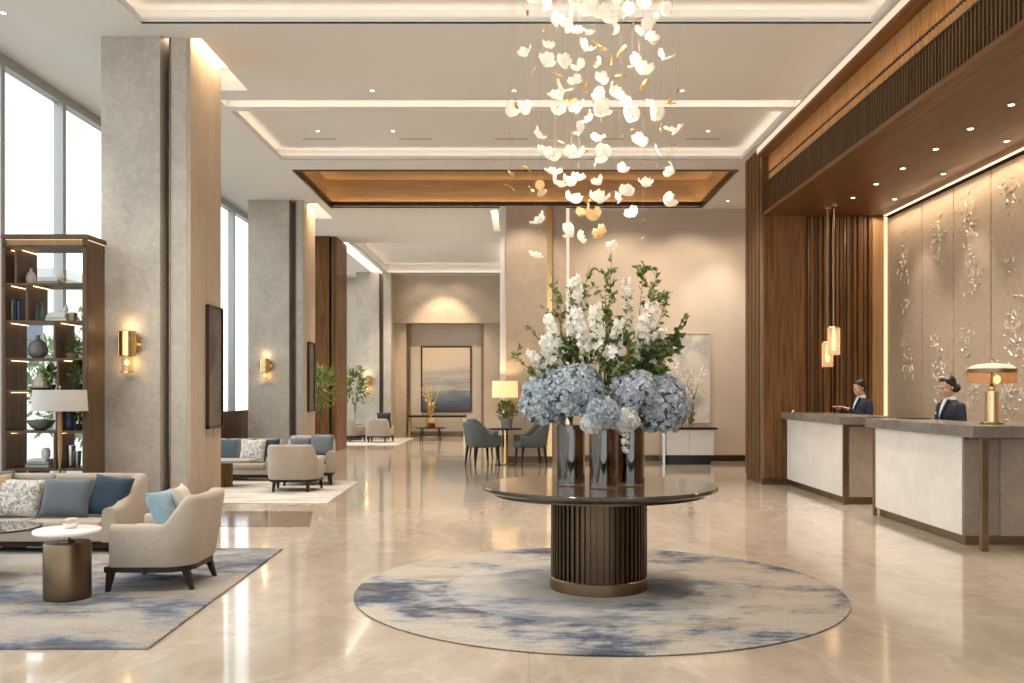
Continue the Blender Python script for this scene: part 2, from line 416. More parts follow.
def thing(name, label, cat, loc=(0, 0, 0), group=None):
    o = bpy.data.objects.new(name, None); C.objects.link(o); o.location = loc; o.empty_display_size = .1
    ORG[o.name] = Vector(loc); return tag(o, label, cat, group)
def struct(o, label=None):
    o['kind'] = 'structure'
    if label: o['label'] = label
    return o
def copy_tree(o, parent=None):
    c = o.copy(); C.objects.link(c)
    if parent is not None: c.parent = parent
    ORG[c.name] = Vector((0, 0, 0))
    for ch in list(o.children): copy_tree(ch, c)
    return c
def place(o, x, y, z=0, rz=0, label=None, group=None):
    o.location = (x, y, z); o.rotation_euler = (0, 0, R(rz))
    if label: o['label'] = label
    if group: o['group'] = group
    return o
def bez(p0, p1, p2, n=8):
    p0, p1, p2 = Vector(p0), Vector(p1), Vector(p2)
    return [p0 * (1 - t) ** 2 + p1 * 2 * t * (1 - t) + p2 * t * t for t in [i / n for i in range(n + 1)]]
def perp(n):
    n = Vector(n).normalized(); a = Vector((0, 0, 1)) if abs(n.z) < .9 else Vector((1, 0, 0))
    u = n.cross(a).normalized(); return u, n.cross(u)
def area(name, loc, rot, sx, sy, e, col=WARM, spread=180):
    l = bpy.data.lights.new(name, 'AREA'); l.shape = 'RECTANGLE'; l.size = sx; l.size_y = sy; l.energy = e; l.color = col; l.spread = R(spread)
    o = bpy.data.objects.new(name, l); o.location = loc; o.rotation_euler = rot; C.objects.link(o); return o
def spot(name, loc, e, ang=75, col=(1, .92, .82), tgt=None, r=.04, blend=.6):
    l = bpy.data.lights.new(name, 'SPOT'); l.energy = e; l.spot_size = R(ang); l.spot_blend = blend; l.color = col; l.shadow_soft_size = r
    o = bpy.data.objects.new(name, l); o.location = loc; C.objects.link(o)
    if tgt is not None: o.rotation_euler = (Vector(tgt) - Vector(loc)).to_track_quat('-Z', 'Y').to_euler()
    return o
def point(name, loc, e, col=(1, .72, .45), r=.03):
    l = bpy.data.lights.new(name, 'POINT'); l.energy = e; l.color = col; l.shadow_soft_size = r
    o = bpy.data.objects.new(name, l); o.location = loc; C.objects.link(o); return o
# ================================================================== the room shell
WX = -6.2                   # window plane
Y0, Y1 = -5.0, 33.2
struct(MB().bb(-6.4, 6.5, Y0, Y1, -.15, 0).build('floor', 'floor'), 'polished beige marble floor')
struct(MB().prism([(-3.70, 10.42), (-2.36, 10.42), (-2.62, 11.78), (-3.70, 11.78)], 0, .003).build('trim_9', 'dark_band'), 'dark brown veined band on the floor')  # thin dark brown veined band laid on the floor

# ceiling slab cut by coffers and light slots
COF = [(-4.15, 3.85, 1.5, 10.2), (-4.15, 3.85, 13.36, 16.16)]
TRAY = (-4.08, 3.92, 16.92, 20.22)
FAR = (-4.5, -.55, 25.1, 31.6)
SLOTS = [(-4.08, -3.64, 10.62, 12.45), (-4.86, -4.34, 19.9, 21.6), (-.66, -.50, 20.6, 23.3), (-4.98, -4.62, 25.0, 32.0), (-4.15, 3.9, 12.86, 13.16)]
holes = COF + [TRAY, FAR] + SLOTS
def slab_with_holes(z0, z1, x0, x1, y0, y1, hs):
    xs = sorted({x0, x1, *[h[0] for h in hs], *[h[1] for h in hs]}); ys = sorted({y0, y1, *[h[2] for h in hs], *[h[3] for h in hs]})
    mb = MB()
    for j in range(len(ys) - 1):
        run = None
        for i in range(len(xs)):
            solid = False
            if i < len(xs) - 1:
                cx, cy = (xs[i] + xs[i + 1]) / 2, (ys[j] + ys[j + 1]) / 2
                solid = not any(h[0] < cx < h[1] and h[2] < cy < h[3] for h in hs)
            if solid and run is None: run = xs[i]
            if not solid and run is not None:
                mb.bb(run, xs[i], ys[j], ys[j + 1], z0, z1); run = None
    return mb
struct(slab_with_holes(CEIL, CEIL + .02, -6.4, 6.5, Y0, Y1, holes).build('ceiling', 'ceiling_paint'), 'off-white coffered plaster ceiling')
def coffer(i, h, top, gap, mat, led, label, lip_mat=None, lip=.075):
    x0, x1, y0, y1 = h; z = CEIL
    mb = MB()
    e = gap
    mb.bb(x0 - e, x1 + e, y0 - e, y1 + e, z + top, z + top + .03)
    for a, b, c, d in ((x0 - e - .01, x0 - e, y0 - e, y1 + e), (x1 + e, x1 + e + .01, y0 - e, y1 + e), (x0 - e, x1 + e, y0 - e - .01, y0 - e), (x0 - e, x1 + e, y1 + e, y1 + e + .01)):
        mb.bb(a, b, c, d, z + .02, z + top + .03)
    o = struct(mb.build('trim_%d' % i, mat), label)
    lp = MB()
    t = .025
    for a, b, c, d in ((x0 - t, x0, y0 - t, y1 + t), (x1, x1 + t, y0 - t, y1 + t), (x0, x1, y0 - t, y0), (x0, x1, y1, y1 + t)):
        lp.bb(a, b, c, d, z - .004, z + lip)
    l = lp.build('lip', lip_mat or mat, o)
    ld = MB()
    for a, b, c, d in ((x0 - e * .75, x0 - e * .45, y0, y1), (x1 + e * .45, x1 + e * .75, y0, y1), (x0, x1, y0 - e * .75, y0 - e * .45), (x0, x1, y1 + e * .45, y1 + e * .75)):
        ld.bb(a, b, c, d, z + .022, z + .034)
    ld.build('led_strip', led, o)
    return o
for i, h in enumerate(COF):
    o = coffer(i + 1, h, .20, .115, 'ceiling_paint', 'led_soft', ['white ceiling coffer above the flower table', 'white ceiling coffer before the timber tray'][i])
    mb = MB()    # dark linear air slots on the raised panel
    for k in range(5):
        cx = h[0] + .8 + k * (h[1] - h[0] - 1.6) / 4
        mb.bb(cx - .28, cx + .28, h[3] - .62, h[3] - .59, CEIL + .192, CEIL + .2)
    mb.build('air_slot', 'grey_metal', o)
# timber tray
x0, x1, y0, y1 = TRAY
mb = MB(); e = .16; tp = .62
mb.bb(x0 - e, x1 + e, y0 - e, y1 + e, CEIL + tp, CEIL + tp + .03)
for a, b, c, d in ((x0 - e - .02, x0 - e, y0 - e, y1 + e), (x1 + e, x1 + e + .02, y0 - e, y1 + e), (x0 - e, x1 + e, y0 - e - .02, y0 - e), (x0 - e, x1 + e, y1 + e, y1 + e + .02)):
    mb.bb(a, b, c, d, CEIL + .02, CEIL + tp)
tray = struct(mb.build('trim_4', 'tray_wood'), 'recessed brown timber ceiling tray')
lp = MB(); t = .05
for a, b, c, d in ((x0 - t, x0, y0 - t, y1 + t), (x1, x1 + t, y0 - t, y1 + t), (x0, x1, y0 - t, y0), (x0, x1, y1, y1 + t)):
    lp.bb(a, b, c, d, CEIL - .02, CEIL + .11)
lp.build('lip', 'dark_bronze', tray)
ld = MB()
for a, b, c, d in ((x0 - .12, x0 - .08, y0, y1), (x1 + .08, x1 + .12, y0, y1), (x0, x1, y0 - .12, y0 - .08), (x0, x1, y1 + .08, y1 + .12)):
    ld.bb(a, b, c, d, CEIL + .03, CEIL + .045)
ld.build('led_strip', 'led_tray', tray)
far = coffer(5, FAR, .34, .14, 'ceiling_paint', 'led_soft', 'white ceiling coffer over the far lounge', lip=.05)
for i, (sx0, sx1, sy0, sy1) in enumerate(SLOTS):
    hh = .3 if i < 4 else .12
    mb = MB().bb(sx0 - .02, sx1 + .02, sy0 - .02, sy1 + .02, CEIL + hh, CEIL + hh + .02)
    for a, b, c, d in ((sx0 - .02, sx0, sy0, sy1), (sx1, sx1 + .02, sy0, sy1), (sx0, sx1, sy0 - .02, sy0), (sx0, sx1, sy1, sy1 + .02)): mb.bb(a, b, c, d, CEIL + .02, CEIL + hh + .01)
    o = struct(mb.build('trim_%d' % (20 + i), 'ceiling_paint'), ['lit ceiling slot round the nearest column', 'lit ceiling slot round the second column', 'short lit ceiling slot beside the far lobby column', 'long lit ceiling slot over the far lounge columns', 'long lit slot across the ceiling beyond the flower table'][i])
    MB().bb(sx0 + .03, sx1 - .03, sy0 + .05, sy1 - .05, CEIL + hh - .015, CEIL + hh - .002).build('led_strip', 'led_low' if i in (0, 1, 4) else 'led_soft', o)

# ------------------------------------------------------------------ window wall on the left
ys = [-5.0 + 1.5 * k for k in range(0, 26)]
ys[-1] = 32.7
for k in range(len(ys) - 1):
    a, b = ys[k] - .4, ys[k + 1] - .4
    if k == 0: a = ys[0]
    if k == len(ys) - 2: b = 32.7
    fr = MB()
    fr.bb(WX - .1, WX + .03, a, b, CEIL - .13, CEIL)             # head rail
    fr.bb(WX - .1, WX + .03, a, b, 0, .10)
    fr.bb(WX - .1, WX + .03, a - .045, a + .045, .1, CEIL - .13)
    if k == len(ys) - 2: fr.bb(WX - .1, WX + .03, b - .09, b, .1, CEIL - .13)
    w = struct(fr.build('window_%d' % (k + 1), 'grey_metal'), 'tall glazed bay of the left window wall')
    MB().bb(WX - .05, WX - .035, a + .045, b - .045, .1, CEIL - .13).build('glass', 'window_glass', w)
wl = MB()
for k in range(70):
    wl.bb(WX + .06, WX + .10, 17.0 + k * .1, 17.08 + k * .1, .0, 1.08)
wl.bb(WX + .04, WX + .06, 17, 24, 0, 1.06); wl.bb(WX + .04, WX + .13, 17, 24, 1.08, 1.12)
struct(wl.build('trim_6', 'shelf_wood'), 'low dark slatted timber panelling under the windows')
# unseen glazed entrance front behind the viewpoint, added for frontal daylight
fr = MB()
fr.bb(-6.3, 6.4, Y0, Y0 + .1, CEIL - .15, CEIL); fr.bb(-6.3, 6.4, Y0, Y0 + .1, 0, .1)
for k in range(9): fr.bb(-6.3 + k * 1.5775, -6.22 + k * 1.5775, Y0, Y0 + .12, .1, CEIL - .15)
w = struct(fr.build('window_30', 'grey_metal'), 'unseen glazed entrance front added to let in frontal daylight')
MB().bb(-6.25, 6.35, Y0 + .04, Y0 + .055, .1, CEIL - .15).build('glass', 'window_glass', w)
struct(MB().bb(6.3, 6.5, Y0, 33.2, 0, CEIL).build('wall_right', 'wall_plaster'))

# ------------------------------------------------------------------ columns
def column(n, label, x0, x1, xr, xp, D, depth, side_mat, slab='column_stone'):
    """stone slab x0-x1, recessed metal reveal to xr, stone pier to xp whose flank runs back by depth"""
    h = CEIL
    body = MB().bb(x0, x1, D, D + depth * .9, 0, h).build('column_%d' % n, slab); struct(body, label)
    MB().bb(x1, xr, D + .28, D + depth * .9, 0, h).build('reveal', 'reveal', body)
    MB().bb(xr, xp - .04, D + .06, D + depth, 0, h).build('pier', slab if side_mat != 'walnut' else 'walnut', body)
    sk = MB(); k = 4
    for i in range(k):
        a = D + .06 + (depth - .06) * i / k; b = D + .06 + (depth - .06) * (i + 1) / k
        sk.bb(xp - .04, xp, a + .006, b - .006, 0, h)
    sk.build('flank_panel', side_mat, body)
    MB().bb(xr - .012, xr + .004, D + .05, D + .07, 0, h).build('edge_trim', 'bronze', body)
    return body
column(1, 'nearest beige stone column', X(101, 10.55), X(160, 10.55), X(170, 10.6), X(190, 10.6), 10.55, 1.15, 'warm_stone')
column(2, 'second beige stone column', X(248, 19.5), X(289, 19.5), X(295.5, 19.5), X(303, 19.5), 19.5, 1.15, 'warm_stone')
column(3, 'walnut-clad column', X(314, 24), X(329, 24), X(332, 24), X(336, 24), 24.0, 1.5, 'walnut', 'walnut')
column(4, 'farthest beige stone column', X(356, 31.2), X(379, 31.2), X(383, 31.2), X(391, 31.2), 31.2, 1.4, 'warm_stone')
# back of the far lounge
D = 32.7
bk = struct(MB().bb(-6.4, .0, D, D + .5, 0, CEIL).build('wall_back', 'wall_plaster'), 'far lounge end wall')
struct(MB().bb(X(391, 31.95), -.45, 31.95, D, Zp(323, 31.95), CEIL).build('beam_end', 'warm_stone'), 'stone bulkhead over the far picture wall')
mb = MB()
for p in (409, 482.5): mb.bb(X(p, 32.6) - .05, X(p, 32.6) + .05, 32.55, D, 0, Zp(323, 32.6))
struct(mb.build('trim_7', 'bronze'), 'bronze uprights framing the far picture wall')
mb = MB().bb(-4.4, -3.95, 32.2, D, 0, 3.95).bb(-1.25, -.45, 32.2, D, 0, 3.95)
struct(mb.build('wall_far_piers', 'warm_stone'), 'stone cheeks beside the far picture wall')
struct(MB().bb(-3.9, -1.3, 32.64, 32.7, 0, .12).build('baseboard_far', 'bronze'))
# right-hand lobby end wall and its stone pilaster
D = 20.5
wr = struct(MB().bb(.62, 6.3, D, D + .3, 0, CEIL).build('wall_lobby_end', 'wall_plaster'), 'warm beige lobby end wall')
struct(MB().bb(1.15, 6.3, D - .03, D, 0, .13).build('baseboard_end', 'dark_bronze'))
pil = struct(MB().bb(X(506, 20.1), X(547, 20.1), 20.1, 33, 0, CEIL).build('column_5', 'warm_stone'), 'stone pilaster left of the lobby end wall')
MB().bb(X(500, 20.2), X(506, 20.2), 20.18, 33, 0, CEIL).build('side_panel', 'white_paint', pil)
MB().bb(X(547, 20.1), X(552, 20.1), 20.13, D, 0, CEIL).build('bronze_fin', 'brass', pil)
MB().bb(X(552, 20.1), X(566, 20.1), 20.2, D, 0, CEIL).build('return_pier', 'warm_stone', pil)
MB().bb(X(566.5, 20.3), X(569.5, 20.3), 20.38, 20.4, .15, CEIL).build('led_strip', 'led_faint', pil)
MB().bb(X(506, 20.1), X(552, 20.1), 20.07, 20.1, 0, .13).build('plinth', 'dark_bronze', pil)

# ------------------------------------------------------------------ reception bay on the right
BX, SOF, BD, FX = 4.0, 4.4, 15.2, 6.05
b = struct(MB().bb(BX + .16, FX + .2, Y0, BD, SOF + .06, CEIL).build('beam_reception', 'dark_wood'), 'bulkhead over the reception desks')
MB().bb(BX - .02, FX + .2, Y0, BD, SOF, SOF + .06).build('soffit', 'walnut_y', b)
mb = MB()
for zz in (4.96, 5.085): mb.bb(BX + .08, BX + .16, Y0, BD, zz - .02, zz + .02)
mb.build('rail', 'dark_bronze', b)
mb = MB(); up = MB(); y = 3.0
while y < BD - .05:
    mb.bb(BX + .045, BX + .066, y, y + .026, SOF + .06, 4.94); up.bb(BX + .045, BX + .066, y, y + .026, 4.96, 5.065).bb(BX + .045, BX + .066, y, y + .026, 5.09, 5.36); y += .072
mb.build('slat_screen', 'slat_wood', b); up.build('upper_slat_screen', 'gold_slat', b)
mb = MB()
for zz in (4.95, 5.0775): mb.bb(BX + .04, BX + .07, 3.0, BD, zz - .01, zz + .0125)
mb.build('slat_rail', 'dark_wood', b)
MB().bb(BX + .135, BX + .158, Y0, BD, 5.105, 5.36).build('upper_panel', 'fascia_wood', b)
MB().bb(BX - .13, BX + .16, Y0, BD, 5.36, 5.40).build('cornice', 'walnut_y', b)
MB().bb(BX - .13, BX - .10, Y0, BD, 5.40, 5.49).build('cove_glow', 'led_faint', b)  # glow put into the strip in place of a lit cove face
MB().bb(BX + .145, BX + .158, Y0, BD, 5.40, CEIL).build('cove_board', 'canvas_edge', b)
MB().bb(BX + .09, BX + .12, 0, BD - .1, 5.106, 5.112).build('led_strip', 'led_warm', b)
MB().bb(BX + .09, BX + .12, 0, BD - .1, 4.982, 4.988).build('led_strip', 'led_warm', b)
p = struct(MB().bb(BX - .02, 4.66, BD, 16.35, 0, CEIL).build('column_6', 'walnut'), 'walnut-clad pier at the end of the reception bay')
mb = MB()
for k in range(4): mb.bb(BX - .045, BX - .02, 15.42 + k * .24, 15.6 + k * .24, .1, CEIL)
mb.build('batten', 'walnut', p)
MB().bb(BX - .05, BX - .02, BD - .01, BD + .12, 0, CEIL).build('corner_trim', 'bronze', p)
MB().bb(BX - .045, 4.66, BD - .03, BD, 0, .10).build('plinth', 'dark_bronze', p)
w = struct(MB().bb(4.66, 6.3, 15.37, 15.7, 0, CEIL).build('wall_reception', 'deep_walnut'), 'back wall of the reception bay with vertical walnut fins')
fins = [4.70, 4.78, 4.93, 5.0, 5.06, 5.20, 5.28, 5.38, 5.50, 5.57, 5.67, 5.74]
mb = MB()
for k, fx in enumerate(fins): mb.bb(fx, fx + (.05 if k % 3 else .075), 15.33 - (.03 if k % 2 else 0), 15.37, 0, SOF)
mb.build('fin', 'walnut', w)
mb = MB()
for fx in (4.745, 5.13, 5.34): mb.bb(fx, fx + .012, 15.29, 15.37, 0, SOF)
mb.build('thin_fin', 'bronze', w)
MB().bb(5.80, 5.985, 15.3, 15.5, 0, SOF).build('end_panel', 'gold_wood', w)
MB().bb(5.985, 6.06, 15.33, 15.36, 0, SOF).build('led_strip', 'led_edge', w)
struct(MB().bb(FX + .09, 6.3, Y0, 15.5, 0, SOF).build('wall_feature', 'dark_bronze'), 'backing of the relief panels')
# relief panels
def glyphs(rnd, y, w, zs):
    mb = MB()
    for zc, hgt, n in zs:
        cy = y + rnd.uniform(-.12, .12)
        for k in range(int(n * 3.2)):
            a = rnd.choice([0, 0, PI / 2, PI / 2, .6, -.6, 1.1, -1.0]) + rnd.uniform(-.12, .12)
            L = rnd.uniform(.04, .17) * (1 if hgt > .3 else .8); T = rnd.uniform(.006, .015)
            T *= 1.6; rt = Matrix.Rotation(a, 3, 'X'); o = Vector((FX, cy + rnd.gauss(0, .13), zc + rnd.gauss(0, hgt / 2.4))); hgt_ = rnd.uniform(.008, .02); k1 = rnd.uniform(-.2, .2)
            q = [(0.006, -L / 2, 0), (.006, L * k1, T), (.006, L / 2, rnd.uniform(-T, T)), (.006, -L * k1, -T), (-hgt_, -L * .22, rnd.uniform(-.3, .3) * T), (-hgt_ * .7, L * .25, rnd.uniform(-.3, .3) * T)]
            mb.add([o + rt @ Vector(v) for v in q], [(0, 1, 4), (1, 5, 4), (1, 2, 5), (2, 3, 5), (3, 4, 5), (3, 0, 4), (0, 3, 2, 1)])
    return mb
names = ['beside the walnut fins', 'second from the walnut fins', 'third from the walnut fins', 'behind the clerk with the bun',
         'above the dome lamp on the desk', 'just right of the dome lamp', 'nearest in the frame', 'beyond the frame edge']
rnd = random.Random(5)
edges = [15.33, 14.0, 12.98, 11.95, 10.92, 9.9, 8.88, 7.86, 6.8]
GL = [[(3.55, .5, 18), (2.1, .45, 14), (2.9, .2, 4)], [(3.7, .45, 18), (2.25, .15, 6), (1.7, .5, 16)], [(3.75, .5, 18), (3.1, .4, 16), (2.2, .4, 8), (1.5, .3, 10)],
      [(3.95, .3, 14), (3.1, .2, 5), (2.2, .5, 20), (1.4, .4, 18)], [(3.6, .5, 18), (2.5, .4, 12), (1.6, .5, 18)], [(3.4, .5, 16), (2.0, .5, 18)], [(3.6, .4, 14), (2.4, .4, 14)], [(3.5, .4, 12)]]
for k in range(8):
    a, bq = edges[k + 1] + .012, edges[k] - .012
    pn = MB().bb(FX, FX + .06, a, bq, 0, SOF - .03).build('relief_panel', 'textile_wall', bevel=.006)
    tag(pn, 'tall woven wall panel with raised strokes, ' + names[k], 'wall panel', 'woven relief panels behind the reception')
    ORG[pn.name] = Vector(pn.location)
    glyphs(rnd, (a + bq) / 2, bq - a, GL[k]).build('relief_pattern', 'relief', pn)
struct(MB().bb(FX - .11, FX - .07, 5, 15.2, SOF - .012, SOF - .002).build('trim_8', 'led_grazer'), 'light line along the top of the relief panels')

# exterior
struct(MB().bb(-60, WX - .2, -20, 60, -.2, -.05).build('ground_outside', 'asphalt'), 'pale paved terrace outside')
# ================================================================== lounge furniture
def sstep(t): t = max(0, min(1, t)); return t * t * (3 - 2 * t)
def ushell(w, d, th, z0, arm, back, r, ya, yb, rake=.05, crown=.03, squash=2.2, seg=10):
    """upholstered U of arms and back, open towards -y, centred on x; path runs arm - back - arm"""
    path = [(-w / 2, -d / 2 + i * (d - r) / 8) for i in range(8)]
    path += [(-w / 2 + r - r * math.cos(a), d / 2 - r + r * math.sin(a)) for a in [PI / 2 * i / seg for i in range(seg + 1)]]
    path += [(-w / 2 + r + i * (w - 2 * r) / 6, d / 2) for i in range(1, 6)]
    half = [(x, y) for x, y in path if x < -1e-6]
    path = half + [(0, d / 2)] + [(-x, y) for x, y in reversed(half)]
    rows = []; n = len(path)
    for k, (x, y) in enumerate(path):
        a = Vector(path[max(k - 1, 0)]); b = Vector(path[min(k + 1, n - 1)]); t = (b - a).normalized(); inn = Vector((t.y, -t.x))
        f = sstep((y - ya) / (yb - ya)); top = arm + (back - arm) * f
        lean = rake * f
        prof = []
        def P(off, z, ln):
            zz = max(0, (z - z0) / (back - z0)); q = Vector((x, y)) + inn * off
            return Vector((q.x, q.y + lean * zz * ln, z))
        prof.append(P(.012, z0, 1)); prof.append(P(0, z0 + .02, 1)); prof.append(P(0, z0 + (top - z0) * .5, 1)); prof.append(P(0, top - .05, 1))
        prof.append(P(.008, top - .022, 1)); prof.append(P(.028, top - .004, 1)); prof.append(P(th * .5, top, 1)); prof.append(P(th - .028, top - .006, 1)); prof.append(P(th - .006, top - .03, 1))
        prof.append(P(th, top - .07, 1)); prof.append(P(th, z0 + .12, 1)); prof.append(P(th, z0, 1))
        rows.append(prof)
    mb = MB(); n0 = len(rows[0]); mb.grid(rows, close=True)
    mb.f.append(tuple(range(n0))); mb.f.append(tuple((n - 1) * n0 + i for i in range(n0 - 1, -1, -1)))
    return mb
def leg(x, y, z0, z1, dx, dy, r0=.026, r1=.015):
    mb = MB(); a = Vector((x, y, z1)); b = Vector((x + dx, y + dy, z0)); vs = []
    for p, r in ((b, r1), (a, r0)):
        for u, v in ((-1, -1), (1, -1), (1, 1), (-1, 1)): vs.append((p.x + u * r, p.y + v * r, p.z))
    return mb.add(vs, [(3, 2, 1, 0), (4, 5, 6, 7), (0, 1, 5, 4), (1, 2, 6, 5), (2, 3, 7, 6), (3, 0, 4, 7)])
def pillow(w, h, t, n=12):
    """plump square cushion standing in the x-z plane with its base edge at z = 0"""
    mb = MB()
    for sgn in (1, -1):
        rows = []
        for j in range(n + 1):
            v = -1 + 2 * j / n; row = []
            for i in range(n + 1):
                u = -1 + 2 * i / n
                pin = 1 - .07 * (1 - u * u) * (abs(v) ** 3); pin2 = 1 - .07 * (1 - v * v) * (abs(u) ** 3)
                th = t / 2 * ((1 - u ** 4) * (1 - v ** 4)) ** .6
                rows_y = sgn * (th + .004)
                row.append(Vector((u * w / 2 * pin2, rows_y, h / 2 + v * h / 2 * pin)))
            rows.append(row)
        mb.grid(rows)
    k = (n + 1) * (n + 1)
    ring = [i for i in range(n + 1)] + [j * (n + 1) + n for j in range(1, n + 1)] + [n * (n + 1) + i for i in range(n - 1, -1, -1)] + [j * (n + 1) for j in range(n - 1, 0, -1)]
    for a, b in zip(ring, ring[1:] + ring[:1]): mb.f.append((a, b, b + k, a + k))
    return mb
def cushion(mat, label, x, y, z, rz=0, tilt=-16, w=.46, h=.46, t=.16, group='scatter cushions on the lounge seats', roll=0):
    o = pillow(w, h, t).build('cushion', mat, smooth=60)
    me = o.data
    o.location = (x, y, z); o.rotation_euler = (R(tilt), R(roll), R(rz))
    return tag(o, label, 'cushion', group)
def make_armchair(label, fab='beige_fabric', w=.76, d=.60, arm=.50, back=.715):
    t = thing('armchair', label, 'armchair', (0, 0, 0), 'beige lounge armchairs')
    ushell(w, d, .12, .185, arm, back, .22, .085, .215, rake=.085).build('backrest', fab, t, smooth=50)
    MB().bb(-w / 2 + .115, w / 2 - .115, -d / 2 - .055, d / 2 - .14, .185, .315).build('seat_base', fab, t, smooth=40, bevel=.015, seg=3)
    MB().bb(-w / 2 + .122, w / 2 - .122, -d / 2 - .065, d / 2 - .15, .318, .43).build('seat_cushion', fab, t, smooth=40, bevel=.04, seg=4)
    # dark timber rail following the shell
    rr = MB(); pl = [(-w / 2 + .015, -d / 2 - .045)] + [(-w / 2 + .015 + .205 - .205 * math.cos(a), d / 2 - .22 + .205 * math.sin(a)) for a in [PI / 2 * i / 8 for i in range(9)]]
    pl += [(-x, y) for x, y in reversed(pl)]
    rr.prism(pl, .145, .186).build('seat_rail', 'dark_wood', t)
    for sx in (-1, 1):
        leg(sx * (w / 2 - .05), -d / 2 - .005, 0, .15, sx * .012, -.02, .027, .015).build('leg', 'dark_wood', t)
        leg(sx * (w / 2 - .13), d / 2 - .075, 0, .15, sx * .01, .05, .027, .015).build('leg', 'dark_wood', t)
    return t
ch = make_armchair('beige armchair with dark legs beside the bronze drum table')
place(ch, -2.75, 7.28, .0185, -90)
c2 = place(copy_tree(ch), -3.45, 14.25, .0115, 180, 'beige armchair seen from behind in the middle lounge group')
c3 = place(copy_tree(ch), -3.45, 15.3, .0115, 6, 'beige armchair with two slate cushions facing the chair seen from behind')
c3.scale = (1.08, 1.05, 1.09)
c4 = place(copy_tree(ch), -4.28, 28.3, .012, 172, 'beige armchair seen from behind in the far lounge, blue cushion on it')
c5 = place(copy_tree(ch), -5.25, 28.6, .012, 150, 'beige armchair in the far lounge half hidden behind the walnut column')
c6 = place(copy_tree(ch), -4.55, 30.1, .012, 0, 'beige armchair in the far lounge facing forward behind the others')
cushion('sky_fabric', 'pale blue cushion on the beige armchair near the drum table', -2.66, 7.20, .436, 80, -26, .36, .34, .14)
cushion('cream_fabric', 'small cream cushion behind the pale blue one on the armchair', -2.57, 7.36, .436, 100, -22, .36, .36, .10)
cushion('slate_fabric', 'slate cushion on the left of the armchair facing forward', -3.61, 15.3, .465, 10, -20, .36, .31, .13)
cushion('teal_fabric', 'darker slate cushion on the right of the armchair facing forward', -3.27, 15.26, .465, -6, -20, .40, .36, .14)
cushion('navy_fabric', 'dark blue cushion on the far lounge armchair seen from behind', -4.1, 28.18, .445, 172, -14, .44, .48, .16)
def make_sofa(label, w, d=.78, fab='beige_fabric', back=.675, arm=.42):
    t = thing('sofa', label, 'sofa', (0, 0, 0), 'long beige sofas')
    ushell(w, d, .13, .10, arm, back, .10, -.22, .28, rake=.05, seg=6).build('frame', fab, t, smooth=50)
    MB().bb(-w / 2 + .125, w / 2 - .125, -d / 2 + .02, d / 2 - .12, .10, .197).build('seat_base', fab, t, smooth=40, bevel=.015, seg=3)
    n = 3 if w > 2.1 else 2; sw = (w - .27) / n
    for i in range(n):
        a = -w / 2 + .135 + i * sw
        MB().bb(a + .006, a + sw - .006, -d / 2 + .0, d / 2 - .16, .20, .295).build('seat_cushion', fab, t, smooth=40, bevel=.035, seg=4)
        MB().box((a + sw / 2, d / 2 - .18, .495), (sw - .012, .14, .39), Matrix.Rotation(R(-9), 3, 'X')).build('back_cushion', fab, t, smooth=40, bevel=.05, seg=4)
    MB().bb(-w / 2 + .03, w / 2 - .03, -d / 2 + .04, d / 2 - .03, .055, .10).build('base_rail', 'dark_wood', t)
    for sx in (-1, 1):
        for y in (-d / 2 + .09, d / 2 - .09): leg(sx * (w / 2 - .10), y, 0, .06, sx * .01, 0, .027, .018).build('leg', 'dark_wood', t)
    leg(-.18, -d / 2 + .09, 0, .06, 0, 0, .027, .018).build('leg', 'dark_wood', t)
    return t
so = make_sofa('long beige sofa with patterned and blue cushions before the bookcase', 2.42)
place(so, -3.74 - 1.21, 8.99, .0185, 0)
SX = X(147, 9.0) - 1.21
def sc(mat, label, px, D, w, h, rz=0, roll=0, tilt=-20): cushion(mat, label, X(px - 6, D), D, .318, rz, tilt, w, h, .16, roll=roll)
sc('navy_fabric', 'dark navy cushion at the right end of the near sofa', 110, 8.92, .40, .40, -8, 6)
sc('slate_fabric', 'slate blue cushion between the navy and the speckled one', 69, 8.84, .46, .38, 4, 2)
sc('speckled_fabric', 'speckled grey and cream cushion on the near sofa', 20, 8.84, .44, .38, 8, 4)
sc('tan_fabric', 'tan cushion cut by the left edge of the frame on the near sofa', -6, 8.8, .40, .42, 14, -4)
sc('teal_fabric', 'dark slate cushion behind the tan one at the sofa end', -12, 8.98, .44, .46, 6, 3)
s2 = place(make_sofa('beige sofa with brown, white and navy cushions beyond the nearest column', 1.9), -5.12, 16.1, .012, 0)
for mat, lb, px, D, w_ in (('teal_cushion', 'dark teal cushion at the left of the farther sofa', 227, 15.98, .46), ('taupe_fabric', 'brown cushion on the farther sofa beside the white one', 239, 16.0, .46),
                          ('speckled_fabric', 'white patterned cushion in the middle of the farther sofa', 251.5, 15.88, .44), ('navy_fabric', 'dark navy cushion at the right of the farther sofa', 265, 15.98, .46)):
    cushion(mat, lb, X(px, D), D, .312, 0, -20, w_, .42, .15)
